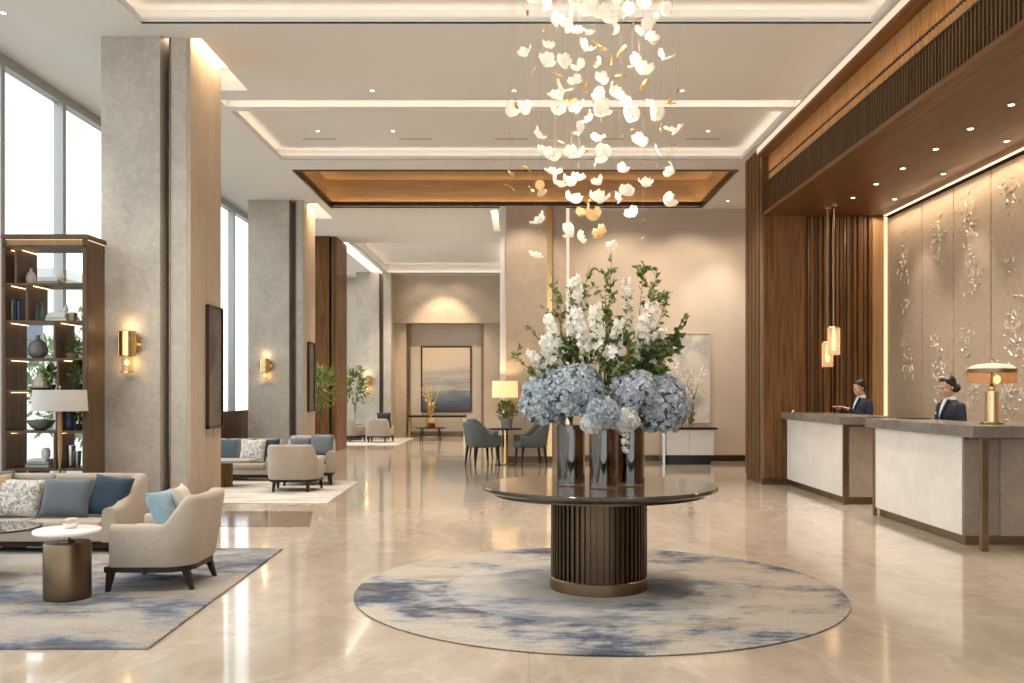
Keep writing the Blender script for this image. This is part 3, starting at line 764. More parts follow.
# bronze drum side table
T = (-3.275, 6.73, .0185)
t = thing('side_table', 'bronze drum side table with a round white stone top', 'side table', T)
MB().lathe([(.152, 0), (.159, .006), (.161, .02), (.161, .39), (.156, .405), (.0, .405)], 48, T).build('drum', 'drum_bronze', t, smooth=40)
MB().lathe([(.045, .404), (.045, .415), (.024, .42), (.022, .458), (.05, .462), (.05, .466)], 24, T).build('stem', 'bronze', t, smooth=40)
MB().lathe([(.0, .466), (.218, .466), (.228, .474), (.230, .486), (.226, .496), (.218, .50), (0, .50)], 56, T).build('tabletop', 'white_marble', t, smooth=50)
t = thing('succulent_pot', 'small white bowl of succulents on the round stone top', 'plant', (-3.265, 6.76, .519))
MB().lathe([(.03, 0), (.046, .012), (.052, .034), (.047, .036), (.04, .02)], 24, (-3.265, 6.76, .519)).build('bowl', 'ceramic_white', t, smooth=50)
mb = MB(); rs = random.Random(3)
for k in range(5):
    cx, cy = -3.265 + rs.uniform(-.03, .03), 6.76 + rs.uniform(-.025, .025); cz = .518 + .04 + rs.uniform(0, .03)
    for j in range(14):
        a = j * 2.4; el = .25 + j * .085; rr = .03 - j * .0012
        dv = Vector((math.cos(a) * math.cos(el), math.sin(a) * math.cos(el), math.sin(el)))
        mb.ell(Vector((cx, cy, cz)) + dv * rr * .6, (rr * .55, .008, .005), 6, 4, dv.to_track_quat('X', 'Z').to_matrix())
mb.build('succulent', 'shell', t, smooth=180)
# glass coffee table at the left edge
t = thing('coffee_table', 'oval dark glass coffee table cut by the left frame edge', 'coffee table', (-4.46, 7.5, .018))
def oval(a, b, n=48, cx=0, cy=0, e=2.6): return [(cx + math.copysign(abs(math.cos(q)) ** (2 / e), math.cos(q)) * a, cy + math.copysign(abs(math.sin(q)) ** (2 / e), math.sin(q)) * b) for q in [2 * PI * i / n for i in range(n)]]
MB().prism(oval(.56, .36, cx=-4.46, cy=7.5), .405, .42).build('glass_top', 'dark_glass', t, smooth=40)
MB().prism(oval(.24, .2, cx=-4.75, cy=7.5), .019, .405).build('pedestal', 'dark_bronze', t, smooth=40)
# rugs
def rug(name, label, poly, mat, z1, group=None):
    o = MB().prism(poly, .0005, z1).build('rug', mat, bevel=.006); return tag(o, label, 'rug')
rug('rug', 'rectangular blue and cream abstract rug under the near sofa group', [(-6.05, 5.43), (-2.17, 5.43), (-2.27, 8.9), (-6.05, 8.9)], 'lounge_rug', .018)
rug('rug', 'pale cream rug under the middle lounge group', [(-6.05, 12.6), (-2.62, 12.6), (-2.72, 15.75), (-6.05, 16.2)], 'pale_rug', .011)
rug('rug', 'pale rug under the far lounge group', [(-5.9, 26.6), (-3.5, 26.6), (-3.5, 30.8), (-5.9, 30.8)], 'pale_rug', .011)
ro = MB().lathe([(1.80, .0005), (1.825, .004), (1.83, .010), (1.825, .016), (0, .016)], 128, (.588, 7.11, 0)).build('rug', 'round_rug', smooth=60)
tag(ro, 'large round rug with blue cloud pattern under the flower table', 'rug')
# second coffee table, middle group
t = thing('coffee_table', 'low stone-topped coffee table before the farther sofa', 'coffee table', (-4.72, 14.85, .011))
MB().prism(oval(.50, .34, cx=-4.70, cy=14.85), .40, .44).build('tabletop', 'taupe_stone', t, smooth=40, bevel=.006)
MB().prism(oval(.32, .22, cx=-4.92, cy=14.85), .0115, .40).build('pedestal', 'walnut', t, smooth=40)

# ================================================================== bookcase
BF, BB, BL, BR, BT = 10.0, 10.44, X(2, 10), X(87, 10), Zp(236, 10)
bc = thing('bookcase', 'tall dark bronze open bookcase before the window', 'bookcase', ((BL + BR) / 2, (BF + BB) / 2, 0))
def bz(y): return Zp(y, BF)
def bxx(p): return X(p, BF)
MB().bb(BL, BL + .035, BF, BB, 0, BT).build('side_panel', 'shelf_wood', bc)
MB().bb(BR - .05, BR - .006, BF, BB, 0, BT).bb(BR - .006, BR, BF + .03, BB - .02, .05, BT - .12).build('side_panel', 'shelf_wood', bc)
MB().bb(BL - .01, BR + .012, BF - .012, BB + .01, BT - .03, BT + .02).bb(BL, BR, BF, BB, BT - .12, BT - .095).build('top_board', 'shelf_wood', bc, bevel=.004)
MB().bb(BL + .02, BR - .01, BF + .015, BF + .03, BT - .095, BT - .03).build('light_band', 'gold_wood', bc)
MB().bb(BL + .02, BR - .01, BF + .004, BF + .012, BT - .04, BT - .036).build('led_strip', 'led_edge', bc)
MB().bb(BR - .004, BR + .006, BF + .03, BB - .02, BT - .042, BT - .036).build('led_strip', 'led_edge', bc)
rows = [248, 284, 321.5, 359, 391, 432, 470, 508]
for k, y in enumerate(rows[1:]):
    MB().bb(BL + .035, BR - .05, BF + .01, BB, bz(y) - .012, bz(y) + .012).build('shelf_board', 'shelf_wood', bc, bevel=.002)
def divider(p, r): MB().bb(bxx(p) - .011, bxx(p) + .011, BF + .012, BB, bz(rows[r + 1]) + .012, bz(rows[r]) - .012).build('divider', 'shelf_wood', bc)
for p, r in ((15, 0), (26, 1), (54, 2), (57, 3), (56, 4), (54, 5), (28, 6)): divider(p, r)
for p, r in ((4, 0), (15, 0), (4, 1), (26, 1), (4, 2), (54, 2), (4, 3), (57, 3), (4, 4), (4, 5), (54, 5)):
    MB().bb(bxx(p) + .045, bxx(p) + .055, BF + .06, BB - .04, bz(rows[r]) - .020, bz(rows[r]) - .0125).build('led_strip', 'led_shelf', bc)
SH = [bz(y) + .013 for y in rows]
def on_shelf(o_name, label, cat, prof, mat, px, r, D=10.2, n=28, sx=1, sy=1, group=None, extra=None, sm=50):
    z = SH[r + 1]; o = MB().lathe(prof, n, (X(px, D), D, z), sx, sy).build(o_name, mat, smooth=sm); return tag(o, label, cat, group)
on_shelf('vase', 'small pale vase on the top shelf of the bookcase', 'vase', [(.03, 0), (.052, .03), (.055, .08), (.035, .13), (.014, .15), (.014, .175), (.019, .18)], 'ceramic_white', 31, 0)
def book_stack(px, r, specs, D=10.2, label='', group=None):
    z = SH[r + 1]; cx = X(px, D)
    for k, (w, d, h, m, lb, rz) in enumerate(specs):
        t = thing('book', lb, 'book', (cx, D, z), group)
        rot = Matrix.Rotation(R(rz), 3, 'Z')
        cv = MB().box((cx, D, z + .0025), (w, d, .005), rot).box((cx, D, z + h - .0025), (w, d, .005), rot).box(Vector((cx, D, z + h / 2)) + rot @ Vector((0, -d / 2 + .003, 0)), (w, .006, h), rot)
        cv.build('cover', m, t)
        MB().box(Vector((cx, D, z + h / 2)) + rot @ Vector((0, .002, 0)), (w - .012, d - .014, h - .0105), rot).build('pages', 'paper', t)
        z += h + .0008
    return z
z = book_stack(51, 0, [(.24, .17, .03, 'book_grey', 'grey book lying on the top shelf, under the other', 0), (.19, .15, .025, 'book_white', 'white book lying on the grey one on the top shelf', 5)], group='books lying on the shelves')
tag(MB().ell((X(62, 10.2), 10.2, z + .028), (.05, .035, .028), 12, 8).ell((X(63, 10.2), 10.2, z + .065), (.022, .02, .022), 10, 7).build('ornament', 'shell', smooth=180), 'small brown figurine on the white book on the top shelf', 'ornament')
z = book_stack(59.5, 1, [(.23, .17, .035, 'book_white', 'lowest white book in the stack on the second shelf', 0), (.21, .16, .035, 'book_white', 'middle white book in the stack on the second shelf', -3), (.19, .15, .025, 'paper', 'top cream book in the stack on the second shelf', 4)], group='books lying on the shelves')
tag(MB().ell((X(65, 10.2), 10.2, z + .03), (.04, .03, .03), 12, 8).ell((X(66, 10.2), 10.2, z + .07), (.018, .018, .025), 10, 7).build('ornament', 'ceramic_white', smooth=180), 'small white figurine on the book stack on the second shelf', 'ornament')
tag(MB().bb(X(70.5, 10.2), X(76, 10.2), 10.15, 10.24, SH[2], SH[2] + .10).build('box', 'book_tan', bevel=.006), 'small tan box at the right of the second shelf', 'box')
for k, (m, h, lb) in enumerate((('book_blue', .25, 'tallest blue book standing on the second shelf'), ('book_grey', .23, 'grey book standing between the blue ones on the second shelf'), ('book_blue', .24, 'right dark blue book standing on the second shelf'), ('ceramic_blue', .22, 'shortest navy book standing on the second shelf'))):
    t = thing('book', lb, 'book', (X(13.5 + k * 2.9, 10.2), 10.2, SH[2]), 'upright books on the second shelf'); x = X(13.5 + k * 2.9, 10.2)
    MB().bb(x - .014, x + .014, 10.12, 10.126, SH[2], SH[2] + h).bb(x - .014, x - .0105, 10.12, 10.28, SH[2], SH[2] + h).bb(x + .0105, x + .014, 10.12, 10.28, SH[2], SH[2] + h).build('cover', m, t)
    MB().bb(x - .01, x + .01, 10.128, 10.275, SH[2] + .003, SH[2] + h - .004).build('pages', 'paper', t)
for px, lb, h in ((36.5, 'slim green glass bottle on the second shelf, left of the pair', .19), (42, 'slim green glass bottle on the second shelf, right of the pair', .21)):
    on_shelf('bottle', lb, 'bottle', [(.02, 0), (.024, .01), (.024, h * .6), (.012, h * .75), (.011, h), (.014, h + .005)], 'green_glass', px, 1, group='green bottles on the second shelf')
on_shelf('jug', 'round grey ceramic vase on the third shelf', 'vase', [(.05, 0), (.09, .04), (.105, .10), (.085, .16), (.045, .20), (.022, .215), (.022, .245), (.03, .255)], 'ceramic_grey', 38, 2)
def leafcluster(mb, c, rad, n, size, rnd, up=.3):
    c = Vector(c)
    for _ in range(n):
        d = Vector((rnd.gauss(0, 1), rnd.gauss(0, 1), rnd.gauss(0, 1) + up)).normalized()
        p = c + Vector((d.x * rad[0], d.y * rad[1], d.z * rad[2])) * rnd.uniform(.35, 1)
        leafq(mb, p, (d + Vector((rnd.uniform(-.6, .6), rnd.uniform(-.6, .6), rnd.uniform(-.4, .6)))).normalized(), size * rnd.uniform(.6, 1.2), size * .45 * rnd.uniform(.7, 1.1), rnd)
def leafq(mb, p, d, L, W, rnd):
    u, v = perp(d); a = rnd.uniform(0, 2 * PI); s = u * math.cos(a) + v * math.sin(a); nrm = d.cross(s)
    mb.add([p, p + d * L * .45 + s * W * .5 + nrm * W * .18, p + d * L, p + d * L * .45 - s * W * .5 + nrm * W * .18, p + d * L * .5], [(0, 1, 4), (1, 2, 4), (4, 2, 3), (0, 4, 3)])
def pot_plant(label, x, y, z, pot, potmat, rad, cz, n, size, seed, leafmat='leaf', group=None, stems=7):
    t = thing('potted_plant', label, 'plant', (x, y, z), group); rnd = random.Random(seed)
    MB().lathe(pot, 24, (x, y, z)).build('pot', potmat, t, smooth=50)
    top = pot[-1][1]
    MB().cyl((x, y, z), pot[-1][0] * .9, top - .02, top - .012, 20).build('soil', 'soil', t)
    sm = MB()
    for k in range(stems):
        a = k * 2.4; e = Vector((x + math.cos(a) * rad[0] * .6, y + math.sin(a) * rad[1] * .6, z + cz + rad[2] * (.2 + .6 * rnd.random())))
        sm.tube(bez((x, y, z + top - .02), (x, y, z + cz * .8), e, 5), [.006, .005, .004, .004, .003, .002], 5)
    sm.build('stem', 'stem', t)
    mb = MB(); leafcluster(mb, (x, y, z + cz), rad, n, size, rnd); mb.build('foliage', leafmat, t, fixn=False)
    return t
pot_plant('small leafy plant in a tan bowl at the right of the third shelf', X(72, 10.2), 10.2, SH[3], [(.04, 0), (.06, .03), (.065, .06)], 'book_tan', (.09, .07, .07), .12, 90, .07, 5)
t = thing('sculpture', 'pale cone-shaped shell sculpture on a dark dish', 'ornament', (X(40, 10.2), 10.2, SH[4]))
MB().lathe([(.06, 0), (.10, .015), (.105, .02), (.06, .012)], 24, (X(40, 10.2), 10.2, SH[4])).build('dish', 'ceramic_dark', t, smooth=50)
MB().lathe([(.05, .014), (.075, .04), (.07, .08), (.05, .12), (.03, .15), (.012, .175), (0, .18)], 9, (X(40, 10.2), 10.2, SH[4]), 1, .8).build('shell', 'shell', t, smooth=20)
pot_plant('leafy plant in a dark pot on the fourth shelf', X(52, 10.25), 10.25, SH[4], [(.03, 0), (.04, .03), (.042, .06)], 'ceramic_dark', (.06, .06, .09), .14, 60, .09, 8)
pot_plant('bright green plant at the right of the fourth shelf', X(79, 10.25), 10.25, SH[4], [(.03, 0), (.04, .03), (.042, .07)], 'ceramic_dark', (.08, .08, .13), .2, 110, .09, 9)
on_shelf('bowl', 'wide dark bowl on the fifth shelf of the bookcase', 'bowl', [(.05, 0), (.10, .03), (.14, .09), (.145, .11), (.135, .105), (.09, .05), (0, .03)], 'ceramic_grey', 41, 4)
on_shelf('vase', 'dark blue vase on the fifth shelf behind the lamp', 'vase', [(.045, 0), (.06, .04), (.055, .16), (.035, .2), (.042, .23)], 'ceramic_blue', 69, 4)
pot_plant('trailing green plant at the right of the fifth shelf', X(80, 10.3), 10.3, SH[5], [(.03, 0), (.04, .03), (.042, .07)], 'ceramic_dark', (.07, .06, .12), .2, 110, .08, 19)
z = book_stack(41, 5, [(.25, .18, .04, 'book_grey', 'lowest grey book in the stack on the sixth shelf', 0), (.23, .17, .03, 'book_grey', 'middle grey-green book in the stack on the sixth shelf', 3), (.2, .16, .022, 'book_white', 'white book topping the stack on the sixth shelf', -4)], group='books lying on the shelves')
tag(MB().lathe([(.03, 0), (.045, .02), (.045, .09), (.03, .11), (.034, .12)], 24, (X(46, 10.2), 10.2, z)).build('jar', 'ceramic_white', smooth=50), 'white jar on the book stack on the sixth shelf', 'jar')
on_shelf('vase', 'fluted silver vase on the sixth shelf, left of the pair', 'vase', [(.035, 0), (.038, .02), (.05, .24), (.044, .24), (.03, .03)], 'steel', 71, 5, n=12, sm=0)
on_shelf('vase', 'shorter silver vase on the sixth shelf, right of the pair', 'vase', [(.03, 0), (.032, .02), (.042, .18), (.037, .18), (.026, .03)], 'steel', 77.5, 5, n=12, sm=0)
# floor lamp behind the sofa
L = (X(60, 9.68), 9.68, 0)
t = thing('floor_lamp', 'floor lamp with a white drum shade behind the near sofa', 'lamp', L)
MB().lathe([(.13, 0), (.135, .008), (.13, .02), (.02, .03)], 32, L).build('base', 'bronze', t, smooth=50)
MB().tube([(L[0], L[1], .02), (L[0], L[1], .75)], .012, 12).build('pole', 'bronze', t, smooth=50)
MB().tube([(L[0], L[1], .75), (L[0], L[1], .9), (L[0], L[1], 1.40)], [.012, .022, .020], 12).build('stem', 'lamp_wood', t, smooth=50)
z1, z2 = Zp(411, 9.68), Zp(390, 9.68)
MB().lathe([(.268, z1), (.255, z2), (.25, z2), (.263, z1), (.268, z1)], 48, L).build('lamp_shade', 'shade_off', t, smooth=40)
MB().tube([(L[0] - .25, L[1], z2 - .02), (L[0] + .25, L[1], z2 - .02)], .003, 6).tube([(L[0], L[1], 1.4), (L[0], L[1], z2 + .02)], .004, 6).ell((L[0], L[1], z2 + .03), (.012, .012, .016), 10, 8).build('finial', 'brass', t, smooth=50)
# ------------------------------------------------------------------ wall art on the column flanks, sconces
def flank_art(label, x, y0, y1, z0, z1, mat='smoke_art'):
    t = thing('wall_art', label, 'picture', (x + .02, (y0 + y1) / 2, z0), 'slim framed pictures on the column flanks')
    MB().bb(x + .001, x + .022, y0 + .02, y1 - .02, z0 + .02, z1 - .02).build('canvas', mat, t)
    f = MB()
    for a, b, c, d in ((y0, y0 + .022, z0, z1), (y1 - .022, y1, z0, z1), (y0, y1, z0, z0 + .022), (y0, y1, z1 - .022, z1)): f.bb(x + .001, x + .045, a, b, c, d)
    f.build('frame', 'dark_bronze', t)
flank_art('tall slim framed smoky picture on the flank of the nearest column', X(190, 10.6), 11.12, 11.66, 1.07, 2.56)
flank_art('slim dark framed picture on the flank of the second column', X(303, 19.5), 19.9, 20.45, 1.1, 2.6)
def sconce(label, x, D, z, s=1.0):
    t = thing('wall_sconce', label, 'wall light', (x, D, z), 'brass wall sconces on the columns')
    c = (x, D - .11 * s, z)
    MB().lathe([(.092 * s, 0), (.095 * s, .003), (.095 * s, .277 * s), (.092 * s, .28 * s), (.088 * s, .28 * s), (.088 * s, 0), (.092 * s, 0)], 36, c).build('metal_shade', 'brass', t, smooth=40)
    MB().lathe([(.07 * s, -.175 * s), (.07 * s, .05 * s), (.066 * s, .05 * s), (.066 * s, -.175 * s), (.07 * s, -.175 * s)], 30, c).build('glass_sleeve', 'clear_glass', t, smooth=40)
    MB().lathe([(0, -.187 * s), (.08 * s, -.187 * s), (.08 * s, -.176 * s), (0, -.176 * s)], 30, c).build('base_plate', 'brass', t, smooth=30)
    MB().bb(x + .06 * s, x + .12 * s, D - .02, D - .001, z + .06 * s, z + .22 * s).bb(x + .07 * s, x + .1 * s, D - .09 * s, D - .02, z + .12 * s, z + .15 * s).build('wall_bracket', 'brass', t)
    MB().lathe([(0, -.02), (.022, .0), (.026, .03), (.015, .06), (0, .065)], 14, (c[0], c[1], z + .03)).build('bulb', 'bulb', t, smooth=60)
    point('sconce_glow', (c[0], c[1], z - .07 * s), 1.2 * s, (1, .74, .38), .03)
    point('sconce_glow', (c[0], c[1], z + .34 * s), 1.0 * s, (1, .74, .38), .03)
sconce('brass cylinder sconce on the nearest column', X(127.5, 10.45), 10.55, Zp(356, 10.45))
sconce('brass cylinder sconce on the second column', X(265, 19.4), 19.5, Zp(372, 19.4))
sconce('small brass cylinder sconce on the farthest column', X(367, 31.1), 31.2, Zp(386, 31.1), 1.25)
# ================================================================== flower table
TC = (.603, 7.12)
t = thing('round_table', 'round dark stone table on a fluted bronze drum, flowers on top', 'table', (TC[0], TC[1], .016))
c = (TC[0], TC[1], 0)
MB().lathe([(.0, .742), (.79, .742), (.877, .762), (.896, .775), (.897, .792), (.890, .80), (0, .80)], 128, c).build('tabletop', 'table_stone', t, smooth=30)
MB().lathe([(.80, .728), (.80, .742), (.30, .742), (.30, .728), (.80, .728)], 96, c).build('underside_ring', 'dark_bronze', t, smooth=30)
mb = MB().lathe([(.345, .016), (.345, .735)], 96, c)
for k in range(54):
    a = 2 * PI * k / 54; mb.box((TC[0] + .352 * math.cos(a), TC[1] + .352 * math.sin(a), .415), (.03, .022, .64), Matrix.Rotation(a, 3, 'Z'))
mb.build('fluted_drum', 'dark_bronze', t)
MB().lathe([(.371, .016), (.374, .02), (.374, .10), (.368, .108), (.34, .108)], 96, c).build('base_ring', 'bronze', t, smooth=30)
VZ = .801
VS = [(.385, 7.05, .108, .455, 'smoked glass cylinder vase, left one of three on the round table'), (.612, 6.86, .102, .43, 'smoked glass cylinder vase, middle and front one of three'), (.835, 7.04, .108, .455, 'smoked glass cylinder vase, right one of three on the round table')]
for x, y, r, h, lb in VS:
    v = MB().lathe([(0, 0), (r - .004, 0), (r, .004), (r, h), (r - .004, h + .002), (r - .008, h), (r - .008, .018), (0, .018)], 64, (x, y, VZ)).build('vase', 'smoke_glass', smooth=40)
    tag(v, lb, 'vase', 'smoked glass vases on the round table')
rf = random.Random(21)
def petal(mb, c, n, ang, L, W, cup=.25):
    u, v = perp(n); d = u * math.cos(ang) + v * math.sin(ang); s = n.cross(d)
    p0 = c; m = c + d * L * .55 + n * L * cup * .4; e = c + d * L + n * L * cup
    mb.add([p0, m + s * W * .5, e + s * W * .2, e - s * W * .2, m - s * W * .5], [(0, 1, 2, 3), (0, 3, 4)])
def hydrangea(label, x, y, z, r, mat, vase, seed, sq=.92):
    rnd = random.Random(seed); cpt = Vector((x, y, z)); vx, vy = VS[vase][:2]
    base = Vector((vx + rnd.uniform(-.03, .03), vy + rnd.uniform(-.03, .03), VZ + .05))
    t = thing('hydrangea', label, 'flower', base, 'hydrangea blooms in the vases')
    neck = Vector((vx + (x - vx) * .25, vy + (y - vy) * .25, VZ + VS[vase][3]))
    pth = [base, Vector((vx, vy, VZ + .25)), neck, neck.lerp(cpt, .6) + Vector((0, 0, .02)), cpt]
    MB().tube(pth, .006, 6).build('stem', 'stem', t)
    mb = MB(); n = int(320 + 12500 * r * r); mb2 = MB()
    for i in range(n):
        zz = rnd.uniform(-1, 1); a = rnd.uniform(0, 2 * PI)
        if zz < -.82: continue
        d = Vector((math.sqrt(1 - zz * zz) * math.cos(a), math.sqrt(1 - zz * zz) * math.sin(a), zz))
        lump = 1 + .07 * math.sin(5 * d.x + seed) * math.cos(4.5 * d.y + 2 * seed) + .05 * math.sin(6 * d.z + 3 * d.x)
        p = cpt + Vector((d.x, d.y, d.z * sq)) * r * lump * rnd.uniform(.93, 1.03)
        nn = (d + Vector((rnd.uniform(-.45, .45), rnd.uniform(-.45, .45), rnd.uniform(-.45, .45)))).normalized(); a0 = rnd.uniform(0, 6)
        s = rnd.uniform(.019, .028)
        mb_ = mb
        vs0 = len(mb.v)
        for q in range(4): petal(mb, p, nn, a0 + q * PI / 2, s, s * 1.05, rnd.uniform(.05, .4))
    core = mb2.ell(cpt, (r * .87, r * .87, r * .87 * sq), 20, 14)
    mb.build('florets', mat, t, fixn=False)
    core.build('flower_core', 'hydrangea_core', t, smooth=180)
    return t
hydrangea('largest pale blue hydrangea, above the left vase', X(575, 6.82), 6.82, Zp(392, 6.82), .218, 'hydrangea_blue', 0, 1)
hydrangea('pale blue hydrangea at the far left, behind the largest', X(546, 7.02), 7.02, Zp(401, 7.02), .185, 'hydrangea_blue', 0, 2, 1.05)
hydrangea('grey blue hydrangea above the right vase', X(634, 6.86), 6.86, Zp(393, 6.86), .185, 'hydrangea_grey', 2, 3)
hydrangea('grey lilac hydrangea at the far right of the arrangement', X(660, 6.98), 6.98, Zp(405, 6.98), .205, 'hydrangea_grey', 2, 4, 1.1)
hydrangea('small blue and cream hydrangea above the middle vase', X(602, 6.66), 6.66, Zp(413, 6.66), .125, 'hydrangea_grey', 1, 5)
hydrangea('small cream hydrangea right of the middle vase', X(626, 6.68), 6.68, Zp(420, 6.68), .088, 'hydrangea_cream', 1, 6)
hydrangea('small cream hydrangea low between the front blooms', X(592, 6.64), 6.64, Zp(424, 6.64), .07, 'hydrangea_cream', 1, 7)
def blossom(mb, p, n, s, rnd):
    a0 = rnd.uniform(0, 6)
    for q in range(5): petal(mb, p, n, a0 + q * 2 * PI / 5, s, s * .95, rnd.uniform(.2, .7))
def flower_stem(label, tip, vase, seed, sz=.02, span=.42, n=46, wid=.05, mid=None):
    rnd = random.Random(seed); vx, vy = VS[vase][:2]; tip = Vector(tip)
    base = Vector((vx + rnd.uniform(-.05, .05), vy + rnd.uniform(-.05, .05), VZ + .03)); neck = Vector((vx, vy, VZ + VS[vase][3] + .02))
    t = thing('flower_spike', label, 'flower', base, 'white blossom spikes in the vases')
    top = bez(neck, mid or (neck.lerp(tip, .45) + Vector((0, 0, .12))), tip, 12)
    MB().tube([base] + top, [.005] + [.005 - .0035 * i / 12 for i in range(13)], 5).build('stem', 'stem', t)
    mb = MB(); lf = MB()
    for i in range(n):
        f = 1 - span * (i + rnd.random()) / n; k = f * 12; j = min(int(k), 11); p = top[j].lerp(top[j + 1], k - j)
        d = Vector((rnd.gauss(0, 1), rnd.gauss(0, 1), rnd.gauss(.2, .7))).normalized()
        blossom(mb, p + d * wid * (1.15 - f * .75) * 1.6 * rnd.uniform(.5, 1), d, sz * rnd.uniform(.75, 1.2), rnd)
    for i in range(26):
        f = rnd.uniform(.2, .8); k = f * 12; j = min(int(k), 11); p = top[j].lerp(top[j + 1], k - j)
        d = Vector((rnd.gauss(0, 1), rnd.gauss(0, 1), rnd.gauss(.4, .6))).normalized(); leafq(lf, p, d, .07, .03, rnd)
    mb.build('blossoms', 'white_petal', t, fixn=False); lf.build('leaves', 'leaf', t, fixn=False)
SPK = [('tall white blossom spike topping the arrangement on the left', (575, 276, 7.0), 0, 40, .055), ('white blossom spike just below the tallest one', (583, 288, 7.1), 0, 36, .05), ('white blossom spike leaning left beside the bronze fin', (548, 318, 7.05), 0, 44, .05),
       ('white blossom spike low on the left edge', (543, 340, 6.9), 0, 40, .05), ('short white blossom spray at the lower left', (530, 352, 6.95), 0, 26, .04), ('full white blossom spike left of centre', (575, 312, 6.85), 1, 46, .055),
       ('full white blossom spike at the centre of the arrangement', (595, 306, 6.8), 1, 50, .06), ('white blossom spike right of centre', (619, 322, 6.82), 1, 40, .05), ('white blossom spike leaning right, upper one', (652, 304, 7.0), 2, 50, .06),
       ('white blossom spike leaning right, middle one', (645, 318, 6.88), 2, 46, .055), ('white blossom spike leaning right, lower one', (662, 330, 6.95), 2, 40, .05), ('faint white blossom spike at the upper right', (626, 278, 7.2), 2, 22, .04),
       ('white blossom spike behind the dark leaves', (604, 330, 7.2), 2, 36, .05)]
for k, (lb, (px, py, D), vs_, n, wd) in enumerate(SPK): flower_stem(lb, pt(px, py, D), vs_, 100 + k, .024, .42, int(n * 1.6), wd * 1.1)
# trailing cream sprig over the vase rim
flower_stem('cream sprig trailing down over the right vase', pt(627, 452, 6.72), 1, 140, .016, .45, 34, .035, mid=pt(622, 405, 6.62))
def leafy(label, tip, vase, seed, n=60, size=.045, mid=None, mat='leaf', start=.25):
    rnd = random.Random(seed); vx, vy = VS[vase][:2]; tip = Vector(tip)
    base = Vector((vx + rnd.uniform(-.06, .06), vy + rnd.uniform(-.06, .06), VZ + .03)); neck = Vector((vx, vy, VZ + VS[vase][3] + .02))
    t = thing('leafy_branch', label, 'branch', base, 'green leafy branches in the vases')
    top = bez(neck, mid or (neck.lerp(tip, .5) + Vector((rnd.uniform(-.04, .04), 0, .10))), tip, 14)
    st = MB().tube([base] + top, [.006] + [.006 - .0045 * i / 14 for i in range(15)], 5); lf = MB()
    sides = []
    for i in range(max(4, n // 9)):
        f = rnd.uniform(start + .1, .93); k = f * 14; j = min(int(k), 13); p = top[j].lerp(top[j + 1], k - j); ax = (top[j + 1] - top[j]).normalized()
        d = (ax * .8 + Vector((rnd.gauss(0, .7), rnd.gauss(0, .7), rnd.gauss(.1, .4)))).normalized(); e = p + d * rnd.uniform(.06, .16)
        st.tube([p, p.lerp(e, .5), e], [.0025, .002, .001], 4); sides.append((p, e))
    for i in range(n):
        if i % 3 and sides:
            p0, e0 = rnd.choice(sides); p = p0.lerp(e0, rnd.uniform(.2, 1)); ax = (e0 - p0).normalized()
        else:
            f = start + (1 - start) * rnd.random() ** .8; k = f * 14; j = min(int(k), 13); p = top[j].lerp(top[j + 1], k - j); ax = (top[j + 1] - top[j]).normalized()
        d = (ax * .6 + Vector((rnd.gauss(0, .8), rnd.gauss(0, .8), rnd.gauss(0, .6)))).normalized()
        L = size * rnd.uniform(.6, 1.15); leafq(lf, p, d, L, L * .62, rnd)
    st.build('stem', 'branch', t); lf.build('leaves', mat, t, fixn=False)
BR_ = [('slim branch at the upper left beside the bronze fin', (551, 270, 7.2), 0, 30), ('branch with leaf tips just right of the tallest white spike', (590, 262, 7.1), 0, 46), ('upright branch reaching highest at the centre', (612, 256, 7.15), 1, 60),
       ('upright branch at the centre, slightly lower', (606, 275, 7.0), 1, 55), ('branch rising right of centre with dark tips', (644, 262, 7.15), 2, 55), ('arching branch with leaf tips at the upper right', (658, 268, 7.05), 2, 60),
       ('branch leaning right below the upper arching one', (652, 285, 7.3), 2, 55), ('long thin branch reaching the far right', (686, 314, 7.1), 2, 40), ('branch leaning right with leaves near its end', (671, 294, 7.2), 2, 36),
       ('branch leaning left above the low white spray', (527, 322, 7.15), 0, 26), ('long thin branch reaching the far left', (512, 356, 6.95), 0, 26), ('left branch with pale leaves behind the white spikes', (560, 296, 7.25), 0, 44),
       ('branch filling the back of the arrangement on the left', (572, 285, 7.45), 0, 50), ('branch filling the back of the arrangement on the right', (632, 290, 7.5), 2, 50)]
for k, (lb, (px, py, D), vs_, n) in enumerate(BR_): leafy(lb, pt(px, py, D), vs_, 200 + k, int(n * 1.5), .054)
DN = [('dark leafy branch over the right hydrangeas', (672, 345, 6.95), 2), ('dark leafy branch at the centre above the blooms', (618, 340, 6.9), 1), ('dark leafy branch right of the largest hydrangea', (632, 352, 6.8), 1),
      ('dark leafy branch above the right vase', (652, 350, 6.9), 2), ('dark leafy branch above the largest hydrangea', (590, 345, 6.95), 0), ('dark leafy branch left of centre', (568, 345, 7.1), 0),
      ('dark leafy branch low on the left', (549, 362, 7.0), 0), ('dark leafy branch at the back on the right', (645, 330, 7.3), 2), ('dark leafy branch at the back in the middle', (608, 318, 7.3), 1), ('dark leafy branch at the right edge', (678, 335, 7.05), 2)]
for k, (lb, (px, py, D), vs_) in enumerate(DN): leafy(lb, pt(px, py, D), vs_, 300 + k, 120, .07, mat='leaf_dark' if k % 2 else 'leaf', start=.35)

